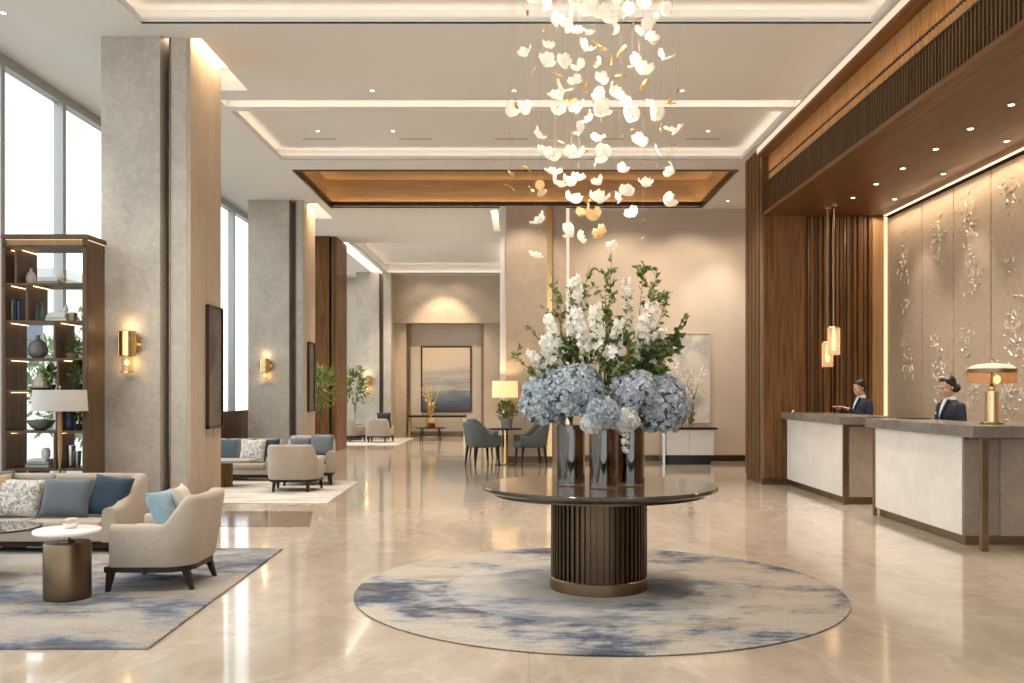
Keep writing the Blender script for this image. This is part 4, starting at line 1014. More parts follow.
# ================================================================== chandelier of glass blossoms
CH = Vector((.60, 7.1, CEIL + .2))
ct = thing('chandelier', 'hanging chandelier of white glass blossoms and gold leaves on fine wires', 'chandelier', CH)
MB().lathe([(0, -.05), (.66, -.05), (.68, -.04), (.68, 0), (0, 0)], 64, CH).build('ceiling_plate', 'ceiling_paint', ct, smooth=30)
def gpetal(rnd, L, W, cup, twist):
    rows = []
    for i in range(6):
        s = i / 5; hw = W * .5 * (math.sin(PI * (.10 + .80 * s)) ** .75); row = []
        for j in range(7):
            u = -1 + 2 * j / 6
            row.append(Vector((s * L, u * hw, cup * L * s * s + .16 * W * u * u * s + .035 * W * math.sin(5 * u + 9 * s + twist))))
        rows.append(row)
    return rows
_keep = ORG[ct.name]; ORG[ct.name] = Vector((0, 0, 0))
protos = []
for k in range(6):
    rnd = random.Random(60 + k); mb = MB(); npet = [3, 4, 3, 2, 4, 5][k]
    for q in range(npet):
        L = rnd.uniform(.072, .096); rows = gpetal(rnd, L, L * rnd.uniform(1.0, 1.3), rnd.uniform(.15, .55), rnd.uniform(0, 6))
        rot = Euler((rnd.uniform(-.35, .35), rnd.uniform(-.6, .1), 2 * PI * q / npet + rnd.uniform(-.3, .3))).to_matrix()
        mb.grid([[rot @ p for p in r] for r in rows])
    mb.ell((0, 0, .004), (.010, .010, .014), 8, 6)
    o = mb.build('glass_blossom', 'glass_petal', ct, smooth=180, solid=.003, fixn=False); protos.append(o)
lp = []
for k in range(3):
    rnd = random.Random(80 + k); mb = MB()
    for q in range(2 + k % 2):
        rows = gpetal(rnd, rnd.uniform(.07, .10), .036, rnd.uniform(-.2, .5), rnd.uniform(0, 6))
        rot = Euler((rnd.uniform(-.8, .8), rnd.uniform(-.8, .5), rnd.uniform(0, 6))).to_matrix(); mb.grid([[rot @ p for p in r] for r in rows])
    o = mb.build('gold_leaf', 'gold_leaf', ct, smooth=180, solid=.002, fixn=False); lp.append(o)
ORG[ct.name] = _keep
wire = MB().tube([(0, 0, 0), (0, 0, 1)], .0005, 4)
wme = bpy.data.meshes.new('suspension_wire'); wme.from_pydata([tuple(v) for v in wire.v], [], wire.f); wme.materials.append(M['nylon'])
BLO = [(544, 6), (556, 21), (568, 24), (573, 32), (589, 34), (611, 22), (618, 32), (591, 9), (582, 3), (570, 1), (614, 2), (641, 4), (665, 10), (647, 38), (645, 31), (663, 59), (527, 54), (548, 47), (547, 63), (563, 62), (580, 68), (600, 64), (602, 79), (576, 82), (638, 64), (643, 72), (612, 94), (562, 90), (555, 98), (579, 109), (559, 114), (600, 112), (626, 107), (650, 105), (656, 114), (514, 110), (529, 109),
       (537, 136), (581, 132), (600, 140), (639, 141), (545, 153), (549, 158), (572, 157), (603, 154), (661, 155), (676, 132), (554, 174), (624, 172), (645, 186), (673, 173), (555, 183), (567, 182), (577, 180), (597, 184), (571, 201), (599, 202), (619, 200), (626, 195), (633, 214), (666, 201), (541, 222), (571, 234), (579, 239), (613, 247), (535, 257), (530, 3), (603, 15), (628, 14), (655, 20), (586, 50), (598, 95), (633, 118), (590, 120)]
AMB = [(597, 217), (601, 236), (585, 214), (540, 190)]
GLD = [(527, 10), (553, 2), (625, 13), (545, 29), (620, 51), (531, 73), (622, 75), (642, 85), (513, 90), (679, 90), (668, 104), (596, 104), (570, 101), (584, 88), (515, 104), (538, 118), (509, 133), (558, 141), (632, 129), (621, 141), (671, 148), (528, 169), (531, 191), (511, 187), (656, 164), (513, 177), (594, 167), (580, 151), (643, 221), (644, 236), (600, 46), (558, 75), (636, 20), (660, 128), (612, 60), (590, 200)]
rc = random.Random(77); count = 0
def hang(src, px, py, s, mat=None):
    cxp = 597
    mx = math.sqrt(max(.02, .68 ** 2 - (abs(px - cxp) / F * 7.1) ** 2)); D = 7.1 + rc.uniform(-mx, mx) * .9
    p = pt(px, py, D)
    o = src.copy(); C.objects.link(o); o.parent = ct; o.location = p - CH; o.rotation_euler = (rc.uniform(-.9, .9), rc.uniform(-.9, .9), rc.uniform(0, 6.3)); o.scale = (s, s, s)
    if mat:
        o.data = o.data.copy(); o.data.materials[0] = M[mat]
    w = bpy.data.objects.new('suspension_wire', wme); C.objects.link(w); w.parent = o
    # the wire hangs plumb whatever the tilt of the blossom
    m = o.rotation_euler.to_matrix(); inv = m.transposed()
    w.rotation_euler = inv.to_euler(); L = (CH.z - .05 - p.z) / s; w.scale = (1 / s, 1 / s, L)
    return o
for k, (px, py) in enumerate(BLO): hang(protos[k % 6], px, py, rc.uniform(.68, 1.08))
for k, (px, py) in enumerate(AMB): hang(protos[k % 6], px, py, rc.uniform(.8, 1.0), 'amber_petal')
for k, (px, py) in enumerate(GLD): hang(lp[k % 3], px, py, rc.uniform(.45, .85))
for o in protos + lp: bpy.data.objects.remove(o)
for k, (dx, dy, z) in enumerate(((-.2, -.2, 4.35), (.25, .1, 4.2), (0, .25, 3.8), (-.15, .1, 3.4), (.2, -.15, 3.5), (0, 0, 3.0))): point('chandelier_glow', (CH.x + dx, CH.y + dy, z), 7, (1, .85, .65), .06)
# ================================================================== reception desks
def desk(label, y0, y1, wing, sides):
    x0 = 4.35
    t = thing('reception_desk', label, 'reception desk', (4.7, (y0 + y1) / 2, 0), 'reception desks')
    xe = 5.9 if wing else 4.93
    yb = y0 + .62
    poly = [(x0 + .06, y0 + .08), (xe, y0 + .08), (xe, yb), (4.85, yb), (4.85, y1), (x0 + .06, y1)] if wing else [(x0 + .06, y0 + .06), (4.9, y0 + .06), (4.9, y1), (x0 + .06, y1)]
    MB().prism(poly, 0, .10).build('plinth', 'bronze', t)
    poly2 = [(x0 + .03, y0 + .02), (xe, y0 + .02), (xe, yb), (4.87, yb), (4.87, y1), (x0 + .03, y1)] if wing else [(x0 + .03, y0 + .02), (4.92, y0 + .02), (4.92, y1), (x0 + .03, y1)]
    MB().prism(poly2, .10, 1.075).build('carcass', 'taupe_stone', t)
    MB().bb(x0, x0 + .03, y0 + (.0 if wing else 0), y1 - .01, .10, 1.07).build('front_panel', 'white_marble', t, bevel=.003)
    if wing:
        MB().bb(x0 + .0, x0 + .26, y0 - .012, y0 + .02, .10, 1.07).build('corner_panel', 'taupe_stone', t, bevel=.003)
        MB().bb(x0 + .36, xe, y0 - .03, y0 + .02, .10, 1.045).build('end_panel', 'taupe_stone', t, bevel=.003)
        MB().bb(x0 + .0, xe, y0 - .04, y0 + .02, 1.045, 1.075).build('end_rail', 'bronze', t)
        MB().bb(x0 + .02, x0 + .08, y0 - .34, y0 - .28, 0, 1.078).build('post', 'bronze', t)
        MB().bb(x0 - .02, x0 + .02, y1 - .02, y1 + .02, 0, 1.078).build('post', 'bronze', t)
        top = [(4.25, y0 - .40), (xe + .05, y0 - .40), (xe + .05, yb + .05), (4.90, yb + .05), (4.90, y1 + .05), (4.25, y1 + .05)]
    else:
        MB().bb(x0 + .07, 4.9, y0 - .012, y0 + .02, .10, 1.05).build('end_panel', 'taupe_stone', t, bevel=.003)
        MB().bb(x0 - .01, x0 + .045, y0 - .05, y0 - .0, 0, 1.078).build('post', 'bronze', t)
        MB().bb(x0 + .0, 4.92, y0 - .03, y0 + .02, 1.045, 1.075).build('end_rail', 'bronze', t)
        top = [(4.25, y0 - .14), (5.0, y0 - .14), (5.0, y1), (4.25, y1)]
    MB().prism(top, 1.078, 1.19).build('countertop', 'grey_top', t, bevel=.004)
    return t
desk('near reception desk of white marble with a stone wing, dome lamp on it', 9.13, 11.4, True, 0)
desk('far reception desk of white marble against the walnut pier', 12.52, 15.16, False, 0)
tag(MB().bb(4.60, 4.86, 11.0, 11.34, 1.191, 1.204).build('desk_pad', 'black', bevel=.003), 'flat black desk pad on the far end of the near desk', 'desk pad')
b = thing('desk_bell', 'small brass bell on the far end of the far desk', 'bell', (4.38, 14.9, 1.191))
MB().lathe([(.0, .0), (.035, 0), (.035, .006), (0, .006)], 20, (4.38, 14.9, 1.191)).build('base', 'brass', b, smooth=40)
MB().lathe([(.033, .010), (.031, .022), (.02, .034), (.004, .038), (.004, .048), (0, .049)], 20, (4.38, 14.9, 1.191)).build('dome', 'brass', b, smooth=60)
# dome lamp
L = (X(992, 9.28), 9.28, 1.191)
t = thing('table_lamp', 'brass column lamp with a wide dome shade on the near desk', 'lamp', L)
MB().lathe([(0, 0), (.105, 0), (.11, .006), (.11, .014), (.10, .02), (0, .02)], 40, L).build('base', 'brass', t, smooth=40)
MB().lathe([(.052, .02), (.052, .325), (.046, .33), (.0, .33)], 40, L).build('column', 'pale_brass', t, smooth=40)
MB().lathe([(.060, .02), (.068, .02), (.068, .32), (.060, .32), (.060, .02)], 40, L).build('glass_sleeve', 'clear_glass', t, smooth=40)
MB().lathe([(.022, .33), (.028, .35), (.028, .385), (.012, .40), (.012, .56)], 20, L).build('neck', 'brass', t, smooth=50)
MB().lathe([(0, .40), (.026, .415), (.034, .445), (.026, .475), (0, .49)], 16, (L[0] + .05, L[1], L[2])).build('bulb', 'bulb', t, smooth=180)
MB().lathe([(.222, .545), (.20, .575), (.14, .595), (.06, .605), (0, .606), (0, .600), (.06, .598), (.138, .588), (.195, .569), (.218, .545), (.222, .545)], 56, L).build('dome_cap', 'shade_dome', t, smooth=60)
MB().lathe([(.226, .515), (.228, .55), (.222, .55), (.220, .515), (.226, .515)], 56, L).build('shade_band', 'bronze', t, smooth=40)
MB().lathe([(.218, .405), (.224, .515), (.220, .515), (.214, .405), (.218, .405)], 56, L).build('shade_skirt', 'smoked_shade', t, smooth=40)
MB().lathe([(.010, .605), (.010, .62), (.016, .63), (.009, .648), (0, .65)], 14, L).build('finial', 'brass', t, smooth=60)
point('lamp_glow', (L[0], L[1] - .0, L[2] + .52), 9, (1, .70, .4), .04)
# two pendants
def pendant(label, px0, D, y0, y1, w):
    x = X(px0, D); z0, z1 = Zp(y1, D), Zp(y0, D); r = w / 2 / F * D
    t = thing('pendant_lamp', label, 'pendant lamp', (x, D, z0), 'ribbed glass pendants by the walnut fins')
    MB().tube([(x, D, z1), (x, D, SOF - .01)], .011, 10).build('rod', 'bronze', t, smooth=40)
    MB().lathe([(0, -.03), (.05, -.03), (.05, 0), (0, 0)], 20, (x, D, SOF)).build('ceiling_cup', 'brass', t, smooth=40)
    n = 40; prof = MB(); vs = []
    for zz in (z0, z1):
        for i in range(n * 2):
            a = PI * i / n; rr = r * (1 if i % 2 else .93); vs.append((x + rr * math.cos(a), D + rr * math.sin(a), zz))
    m = n * 2; prof.add(vs, [(i, (i + 1) % m, m + (i + 1) % m, m + i) for i in range(m)]); prof.build('glass_shade', 'ribbed_glass', t)
    MB().lathe([(0, z1 - .004), (r * .98, z1 - .004), (r * .98, z1 + .02), (.02, z1 + .03), (0, z1 + .03)], 32, (x, D, 0)).build('cap', 'brass', t, smooth=40)
    MB().lathe([(0, z0 + .07), (.03, z0 + .085), (.036, z0 + .13), (.02, z1 - .03), (0, z1 - .004)], 16, (x, D, 0)).build('bulb', 'bulb', t, smooth=180)
    point('pendant_glow', (x, D, (z0 + z1) / 2), 5, (1, .62, .32), .03)
pendant('lower ribbed glass pendant hanging left of the other', 827.5, 14.55, 343, 367, 11)
pendant('higher ribbed glass pendant hanging right of the other', 833.8, 14.3, 328, 355, 12)

# ================================================================== lobby end furniture
def side_chair(label):
    t = thing('tub_chair', label, 'chair', (0, 0, 0), 'slate blue tub chairs')
    ushell(.64, .60, .075, .40, .62, .90, .22, -.12, .22, rake=.08).build('backrest', 'teal_fabric', t, smooth=50)
    MB().bb(-.245, .245, -.33, .22, .37, .50).build('seat', 'teal_fabric', t, smooth=40, bevel=.03, seg=3)
    for sx in (-1, 1):
        leg(sx * .25, -.24, 0, .40, sx * .015, -.03, .024, .013).build('leg', 'dark_wood', t)
        leg(sx * .22, .22, 0, .42, sx * .02, .05, .024, .013).build('leg', 'dark_wood', t)
    return t
a = place(side_chair('slate blue tub chair left of the round lamp table'), X(482, 19.4), 19.35, 0, 118)
place(copy_tree(a), X(531, 19.4), 19.4, 0, -75, 'slate blue tub chair right of the round lamp table')
place(copy_tree(a), X(484, 22.0), 21.6, 0, 80, 'slate blue tub chair half hidden behind the left one')
tc = (X(505, 19.45), 19.45, 0)
t = thing('side_table', 'round dark-topped table with a lamp and a plant between the tub chairs', 'side table', tc)
MB().lathe([(0, .735), (.34, .735), (.355, .742), (.355, .757), (.34, .762), (0, .762)], 48, tc).build('tabletop', 'dark_wood', t, smooth=40)
MB().lathe([(.07, .02), (.065, .735)], 24, tc).build('pedestal', 'brass', t, smooth=40)
MB().lathe([(0, 0), (.22, 0), (.22, .015), (.06, .03), (0, .03)], 36, tc).build('base', 'bronze', t, smooth=40)
lc = (X(505, 19.62), 19.62, .763)
t = thing('table_lamp', 'lit table lamp with a drum shade on the round table', 'lamp', lc)
MB().lathe([(0, 0), (.08, 0), (.085, .012), (.05, .03), (.045, .12), (.07, .26), (.05, .40), (.02, .46), (.015, .52)], 28, lc).build('base', 'brass', t, smooth=60)
zz0, zz1 = Zp(397.5, 19.62) - .763, Zp(381, 19.62) - .763
MB().lathe([(.275, zz0), (.265, zz1), (.26, zz1), (.27, zz0), (.275, zz0)], 40, lc).build('lamp_shade', 'shade_lit', t, smooth=40)
MB().tube([(lc[0], lc[1], lc[2] + .5), (lc[0], lc[1], lc[2] + zz1 + .05)], .006, 8).bb(lc[0] - .26, lc[0] + .26, lc[1] - .004, lc[1] + .004, lc[2] + zz1 - .03, lc[2] + zz1 - .022).build('finial', 'brass', t)
point('lamp_glow', (lc[0], lc[1], lc[2] + (zz0 + zz1) / 2), 22, (1, .7, .4), .06)
pot_plant('leafy plant in a slate pot on the round lamp table', X(506.5, 19.2), 19.2, .763, [(.09, 0), (.11, .02), (.13, .20), (.125, .215)], 'ceramic_grey', (.20, .18, .18), .38, 300, .09, 31, stems=10)
# sideboard
SB = [(3.02, 4.08), (19.45, 19.95)]
t = thing('sideboard', 'white two-door sideboard with a dark top under the pale painting', 'sideboard', (3.55, 19.7, 0))
MB().bb(2.98, 4.13, 19.40, 20.0, .735, .775).build('top', 'dark_wood', t, bevel=.004)
MB().bb(3.03, 4.06, 19.46, 19.95, .20, .735).build('carcass', 'white_paint', t)
for a, b in ((3.06, 3.545), (3.555, 4.05)): MB().bb(a, b, 19.44, 19.46, .21, .725).build('door', 'white_paint', t, bevel=.003)
MB().bb(2.98, 3.03, 19.42, 19.98, 0, .735).build('side_panel', 'steel', t)
MB().bb(3.10, 4.0, 19.52, 19.9, 0, .20).build('plinth', 'black', t)
PB = (X(691, 19.7), 19.7, .776)
tag(MB().bb(PB[0] - .20, PB[0] + .12, 19.6, 19.8, .776, .80).build('book', 'book_tan', bevel=.003), 'brown book lying on the sideboard under the vase', 'book')
t = thing('flower_vase', 'slim glass vase of blossom branches on the sideboard', 'flower arrangement', (PB[0], PB[1], .801))
MB().lathe([(.045, 0), (.055, .01), (.05, .20), (.06, .30), (.056, .30), (.046, .20), (.046, .02), (0, .02)], 24, (PB[0], PB[1], .801)).build('vase', 'clear_glass', t, smooth=50)
st = MB(); lf = MB(); bl = MB(); rnd = random.Random(12)
for k in range(9):
    tip = Vector((PB[0] + rnd.uniform(-.45, .35), PB[1] + rnd.uniform(-.15, .15), .80 + rnd.uniform(.9, 1.45))); pth = bez((PB[0], PB[1], .84), (PB[0] + rnd.uniform(-.08, .08), PB[1], 1.4), tip, 9); st.tube(pth, [.008 - .0006 * i for i in range(10)], 5)
    for i in range(16):
        p = pth[rnd.randint(4, 8)].lerp(pth[9], rnd.random() * .8); d = Vector((rnd.gauss(0, 1), rnd.gauss(0, 1), rnd.gauss(0, 1))).normalized(); e = p + d * rnd.uniform(.02, .10)
        blossom(bl, e, d, .035, rnd)
for k in range(60): leafq(lf, Vector((PB[0] + rnd.uniform(-.06, .06), PB[1] + rnd.uniform(-.05, .05), .85 + rnd.random() * .35)), Vector((rnd.gauss(0, .5), rnd.gauss(0, .5), 1)).normalized(), .10, .03, rnd)
st.build('branches', 'branch', t); lf.build('leaves', 'leaf', t, fixn=False); bl.build('blossoms', 'white_petal', t, fixn=False)
def painting(label, x0, x1, D, z0, z1, mat, frame, fw=.03):
    t = thing('painting', label, 'painting', ((x0 + x1) / 2, D, z0))
    MB().bb(x0 + fw, x1 - fw, D - .035, D - .002, z0 + fw, z1 - fw).build('canvas', mat, t)
    f = MB()
    for a, b, c_, d in ((x0, x0 + fw, z0, z1), (x1 - fw, x1, z0, z1), (x0 + fw, x1 - fw, z0, z0 + fw), (x0 + fw, x1 - fw, z1 - fw, z1)): f.bb(a, b, D - .05, D - .002, c_, d)
    f.build('frame', frame, t)
painting('pale misty abstract painting above the white sideboard', X(664, 20.45), X(710.5, 20.45), 20.5, Zp(423, 20.45), Zp(333, 20.45), 'mist_art', 'canvas_edge', .015)
painting('large grey seascape painting on the far end wall', X(421, 32.65), X(471.5, 32.65), 32.7, Zp(412, 32.65), Zp(346, 32.65), 'seascape', 'dark_bronze', .05)
# far console and low brass table
x0, x1 = X(409, 32.1), X(446, 32.1)
t = thing('console_table', 'long low bronze console under the seascape painting', 'console table', ((x0 + x1) / 2, 32.15, 0))
MB().bb(x0, x1 + .7, 31.95, 32.4, .66, .73).build('top', 'dark_wood', t, bevel=.005)
MB().bb(x0 + .05, x1 + .65, 32.0, 32.35, .14, .18).build('lower_shelf', 'bronze', t)
for xx in (x0 + .03, x1 + .64):
    for yy in (31.98, 32.34): MB().bb(xx - .025, xx + .025, yy - .025, yy + .025, 0, .66).build('leg', 'brass', t)
cc = (X(430.5, 29.6), 29.6, 0)
t = thing('coffee_table', 'small low brass table with a brass urn in the far lobby', 'coffee table', cc)
MB().lathe([(0, .37), (.46, .37), (.48, .38), (.48, .40), (0, .405)], 40, cc).build('tabletop', 'dark_bronze', t, smooth=40)
for k in range(4):
    a = PI / 4 + k * PI / 2; MB().tube([(cc[0] + .42 * math.cos(a), cc[1] + .42 * math.sin(a), 0), (cc[0] + .38 * math.cos(a), cc[1] + .38 * math.sin(a), .37)], .02, 8).build('leg', 'dark_wood', t)
MB().lathe([(.30, .12), (.32, .12), (.32, .135), (.30, .135), (.30, .12)], 36, cc).build('stretcher_ring', 'brass', t)
u = (cc[0], cc[1], .406)
t = thing('flower_vase', 'brass urn of golden stems on the low brass table', 'flower arrangement', u)
MB().lathe([(0, 0), (.13, 0), (.15, .02), (.17, .22), (.18, .30), (.16, .30), (.15, .05), (0, .04)], 28, u).build('urn', 'brass', t, smooth=50)
st = MB(); bl = MB()
for k in range(9):
    tip = Vector((u[0] + rnd.uniform(-.28, .28), u[1] + rnd.uniform(-.2, .2), .406 + rnd.uniform(.7, 1.35))); pth = bez((u[0], u[1], .46), (u[0], u[1], .9), tip, 7); st.tube(pth, .008, 5)
    for i in range(10):
        d = Vector((rnd.gauss(0, 1), rnd.gauss(0, 1), rnd.gauss(0, 1))).normalized(); blossom(bl, pth[rnd.randint(3, 7)] + d * .05, d, .035, rnd)
st.build('stems', 'gold_leaf', t); bl.build('blossoms', 'gold_leaf', t, fixn=False)
# tall potted trees by the walnut column
def tree_pot(label, x, y, h, seed, n=300, rad=(.5, .45, .55)):
    pot_plant(label, x, y, 0, [(.20, 0), (.24, .03), (.28, .48), (.26, .5)], 'ceramic_dark', rad, h - rad[2], n, .17, seed, group='tall potted trees by the walnut column', stems=12)
tree_pot('tall potted tree between the second column and the walnut column', X(321, 22.6), 22.6, 2.2, 41, rad=(.36, .4, .6))
tree_pot('tall potted tree beyond the walnut column', X(351, 28.9), 29.6, 2.35, 42, rad=(.42, .4, .6))
# trees outside the windows
def garden_tree(label, x, y, h, r, seed, n=900):
    t = thing('garden_tree', label, 'tree', (x, y, -.05), 'trees outside the window wall'); rnd = random.Random(seed)
    MB().tube([(x, y, -.05), (x + .05, y, h * .4), (x, y, h * .75)], [.07, .05, .03], 8).build('trunk', 'branch', t)
    mb = MB()
    for k in range(9):
        c_ = (x + rnd.uniform(-1, 1) * r * .6, y + rnd.uniform(-1, 1) * r * .6, h * .62 + rnd.uniform(-.5, .5) * h * .55); leafcluster(mb, c_, (r * .55, r * .55, r * .6), n // 9, .22, rnd, .1)
    mb.build('foliage', 'leaf_out', t, fixn=False)
for k, (x, y, h, r, lb) in enumerate(((-8.6, 17.4, 2.9, .9, 'leafy tree outside seen through the left of the bookcase'), (-8.3, 18.4, 2.5, .8, 'leafy tree outside seen through the middle of the bookcase'), (-7.8, 17.6, 2.2, .7, 'low leafy tree outside seen through the right of the bookcase'),
                                   (-9.6, 16.4, 3.0, .9, 'leafy tree outside just beyond the left bookcase post'))): garden_tree(lb, x, y, h, r, 50 + k)
t = thing('neighbour_building', 'pale building with dark roof edge across the terrace', 'building', (-19, 34, -.05))
MB().bb(-23, -15, 30, 38, -.05, 5.2).build('wall', 'white_paint', t)
MB().bb(-23.3, -14.7, 29.7, 38.3, 5.2, 5.5).build('roof', 'grey_metal', t)
for k in range(5): MB().bb(-22.4 + k * 1.5, -21.4 + k * 1.5, 29.93, 30.0, 2.6, 4.4).build('window', 'ceramic_blue', t)
# ================================================================== the two clerks
def capsule(mb, pts, rad, n=12):
    mb.tube(pts, rad, n)
    for p, r in zip(pts, rad): mb.ell(p, (r, r, r), n, 8)
def loft(mb, V, s, rings, n=24):
    rows = [[V(rx * math.cos(2 * PI * i / n), yo + ry * math.sin(2 * PI * i / n), zc) for i in range(n)] for zc, rx, ry, yo in rings]
    mb.grid(rows, close=True)
    mb.f.append(tuple(len(mb.v) - len(rows) * n + i for i in range(n - 1, -1, -1))); mb.f.append(tuple(len(mb.v) - n + i for i in range(n)))
def clerk(label, x, y, rz, H, bun, hands, head_tilt, seed, z=0):
    """standing figure facing -y locally; H is the standing height"""
    s = H / 1.66
    t = thing('person', label, 'person', (0, 0, 0), 'reception clerks')
    V = lambda a, b, c: Vector((a * s, b * s, c * s))
    hc = V(0, -.035, 1.535)
    tilt = Matrix.Rotation(R(head_tilt), 3, 'X')
    def H3(p): return hc + tilt @ (Vector(p) * s)
    hz = hands
    sh = .165
    arms = []
    for sg in (-1, 1):
        S = V(sg * sh, .01, 1.305); E = V(sg * .215, .0, 1.06)
        W = V(sg * hz[0], hz[1], hz[2]); arms.append((sg, S, E, W))
    body = MB()
    # trunk and neck as one tapering run, legs to the floor
    trunk = MB()
    loft(body, V, s, [(.77, .13, .10, 0), (.86, .158, .118, 0), (.98, .142, .10, 0), (1.08, .132, .095, -.005), (1.2, .15, .108, -.01), (1.28, .158, .10, 0), (1.33, .14, .082, .008), (1.37, .09, .062, .012), (1.40, .055, .05, .01)])
    capsule(body, [V(0, .015, 1.34), V(0, .0, 1.42), V(0, -.015, 1.49)], [.062 * s, .050 * s, .050 * s])
    for sg in (-1, 1): capsule(body, [V(sg * .085, 0, .86), V(sg * .09, -.005, .48), V(sg * .09, .01, .10)], [.092 * s, .060 * s, .042 * s])
    for sg in (-1, 1): capsule(body, [V(sg * .09, .02, .06), V(sg * .095, -.12, .035)], [.04 * s, .03 * s])
    # head: cranium, jaw, nose, brow, cheeks, ears
    def he(c, r, rot=None): body.ell(H3(c), tuple(k * s for k in r), 18, 12, tilt if rot is None else tilt @ rot)
    he((0, .012, .045), (.072, .090, .085)); he((0, -.028, -.035), (.056, .062, .075)); he((0, -.058, -.082), (.030, .026, .026))
    he((0, -.074, .028), (.052, .018, .014)); he((0, -.088, -.012), (.0105, .013, .026), Matrix.Rotation(R(-14), 3, 'X')); he((0, -.094, -.026), (.014, .012, .009))
    for sg in (-1, 1):
        he((sg * .034, -.064, -.020), (.022, .018, .020)); he((sg * .073, .008, .002), (.009, .018, .030)); he((sg * .028, -.074, .01), (.016, .008, .008))
    he((0, -.086, -.054), (.018, .010, .006)); he((0, -.084, -.064), (.016, .010, .007))
    # arms and hands
    for sg, S, E, W in arms:
        capsule(body, [S, S.lerp(E, .5), E], [.048 * s, .043 * s, .037 * s]); capsule(body, [E, E.lerp(W, .4), W], [.038 * s, .037 * s, .025 * s])
        d = (W - E).normalized(); hd = (d + Vector((0, 0, -.15)) + Vector((-sg * .15, 0, 0))).normalized(); side = hd.cross(Vector((0, 0, 1))).normalized(); nrm = side.cross(hd)
        if nrm.z < 0: nrm = -nrm
        m = Matrix((side, hd, nrm)).transposed()
        body.ell(W + hd * .048 * s, (.038 * s, .052 * s, .016 * s), 14, 10, m)
        for k, (o, L) in enumerate(((-.028, .066), (-.010, .075), (.009, .070), (.027, .055))):
            b0 = W + hd * .085 * s + side * o * s; b1 = b0 + (hd + side * o * 2) * L * .5 * s - nrm * .004 * s; b2 = b1 + (hd * .85 - nrm * .45) * L * .5 * s
            capsule(body, [b0 - hd * .02 * s, b0, b1, b2], [.009 * s, .0088 * s, .008 * s, .0068 * s], 8)
        th = side * (-sg); th = th if (th.x * sg) < 0 else -th
        b0 = W + hd * .02 * s + th * .028 * s; b1 = b0 + (hd * .6 + th * .8).normalized() * .035 * s; b2 = b1 + (hd * .9 + th * .2).normalized() * .030 * s
        capsule(body, [W + hd * .01 * s, b0, b1, b2], [.013 * s, .0115 * s, .010 * s, .008 * s], 8)
    body.build('body', 'skin', t, remesh=.0055, sm=3)
    # eyes, brows, lips
    for sg in (-1, 1):
        MB().ell(H3((sg * .029, -.0725, .008)), (.0125 * s, .010 * s, .0075 * s), 12, 8, tilt).build('eye', 'eye_white', t, smooth=180)
        MB().ell(H3((sg * .029, -.0815, .006)), (.0055 * s, .003 * s, .0055 * s), 10, 6, tilt).build('iris', 'hair', t, smooth=180)
        MB().tube([H3((sg * .014, -.089, .030)), H3((sg * .030, -.087, .034)), H3((sg * .046, -.076, .029))], [.003 * s, .004 * s, .002 * s], 6).build('eyebrow', 'hair', t, smooth=180)
    MB().ell(H3((0, -.0955, -.054)), (.017 * s, .005 * s, .0045 * s), 12, 6, tilt).ell(H3((0, -.0945, -.063)), (.014 * s, .005 * s, .005 * s), 12, 6, tilt).build('lips', 'lips', t, smooth=180)
    # hair cap open at the face
    hr = MB()
    def hair_ell(c, r, rot=None): hr.ell(H3(c), tuple(k * s for k in r), 20, 14, tilt if rot is None else tilt @ rot)
    hair_ell((0, .034, .062), (.082, .088, .085)); hair_ell((0, .050, .0), (.074, .066, .075)); hair_ell((0, -.020, .110), (.060, .054, .027))
    for sg in (-1, 1): hair_ell((sg * .057, .004, .080), (.022, .050, .040)); hair_ell((sg * .070, .022, .035), (.014, .034, .045))
    hr.build('hair', 'hair', t, remesh=.006, sm=4)
    bn = MB()
    if bun: bn.ell(H3((0, .120, -.035)), (.050 * s, .042 * s, .048 * s), 18, 12, tilt).tube([H3((0, .10 + .03 * math.cos(a), -.035)) + tilt @ Vector((.044 * math.sin(a * 2) * s, 0, .044 * math.cos(a * 2) * s)) for a in [i * PI / 8 for i in range(9)]], .012 * s, 8).build('hair_bun', 'hair', t, smooth=180)
    else: bn.ell(H3((0, .105, -.04)), (.036 * s, .028 * s, .036 * s), 18, 12, tilt).build('hair_bun', 'hair', t, smooth=180)
    # jacket: closed shell over trunk and sleeves, open V at the chest
    jk = MB()
    loft(jk, V, s, [(.78, .192, .148, 0), (.86, .182, .138, 0), (.95, .165, .122, 0), (1.04, .152, .112, -.004), (1.12, .16, .118, -.008), (1.2, .172, .126, -.012), (1.27, .178, .118, -.002), (1.315, .172, .104, .006), (1.345, .145, .088, .012), (1.372, .098, .072, .014), (1.395, .070, .062, .012)])
    for sg, S, E, W in arms:
        capsule(jk, [S, S.lerp(E, .5), E], [.058 * s, .055 * s, .049 * s]); Wc = E.lerp(W, .90); capsule(jk, [E, E.lerp(W, .45), Wc], [.052 * s, .048 * s, .036 * s])
    jk.build('jacket', 'suit', t, remesh=.007, sm=4)
    # shirt front and lapels standing on the jacket chest
    def chest(u, zc, out):  # point on the front of the chest
        prof = [(1.05, .116, -.006), (1.2, .128, -.012), (1.29, .120, .002), (1.345, .094, .008), (1.40, .060, 0)]
        for (za, ra, ya), (zb, rb, yb) in zip(prof, prof[1:]):
            if za <= zc <= zb:
                f = (zc - za) / (zb - za); ry = ra + (rb - ra) * f; yo = ya + (yb - ya) * f; break
        k = math.sqrt(max(0, 1 - (u / .19) ** 2)); return V(u, yo - ry * k - out, zc)
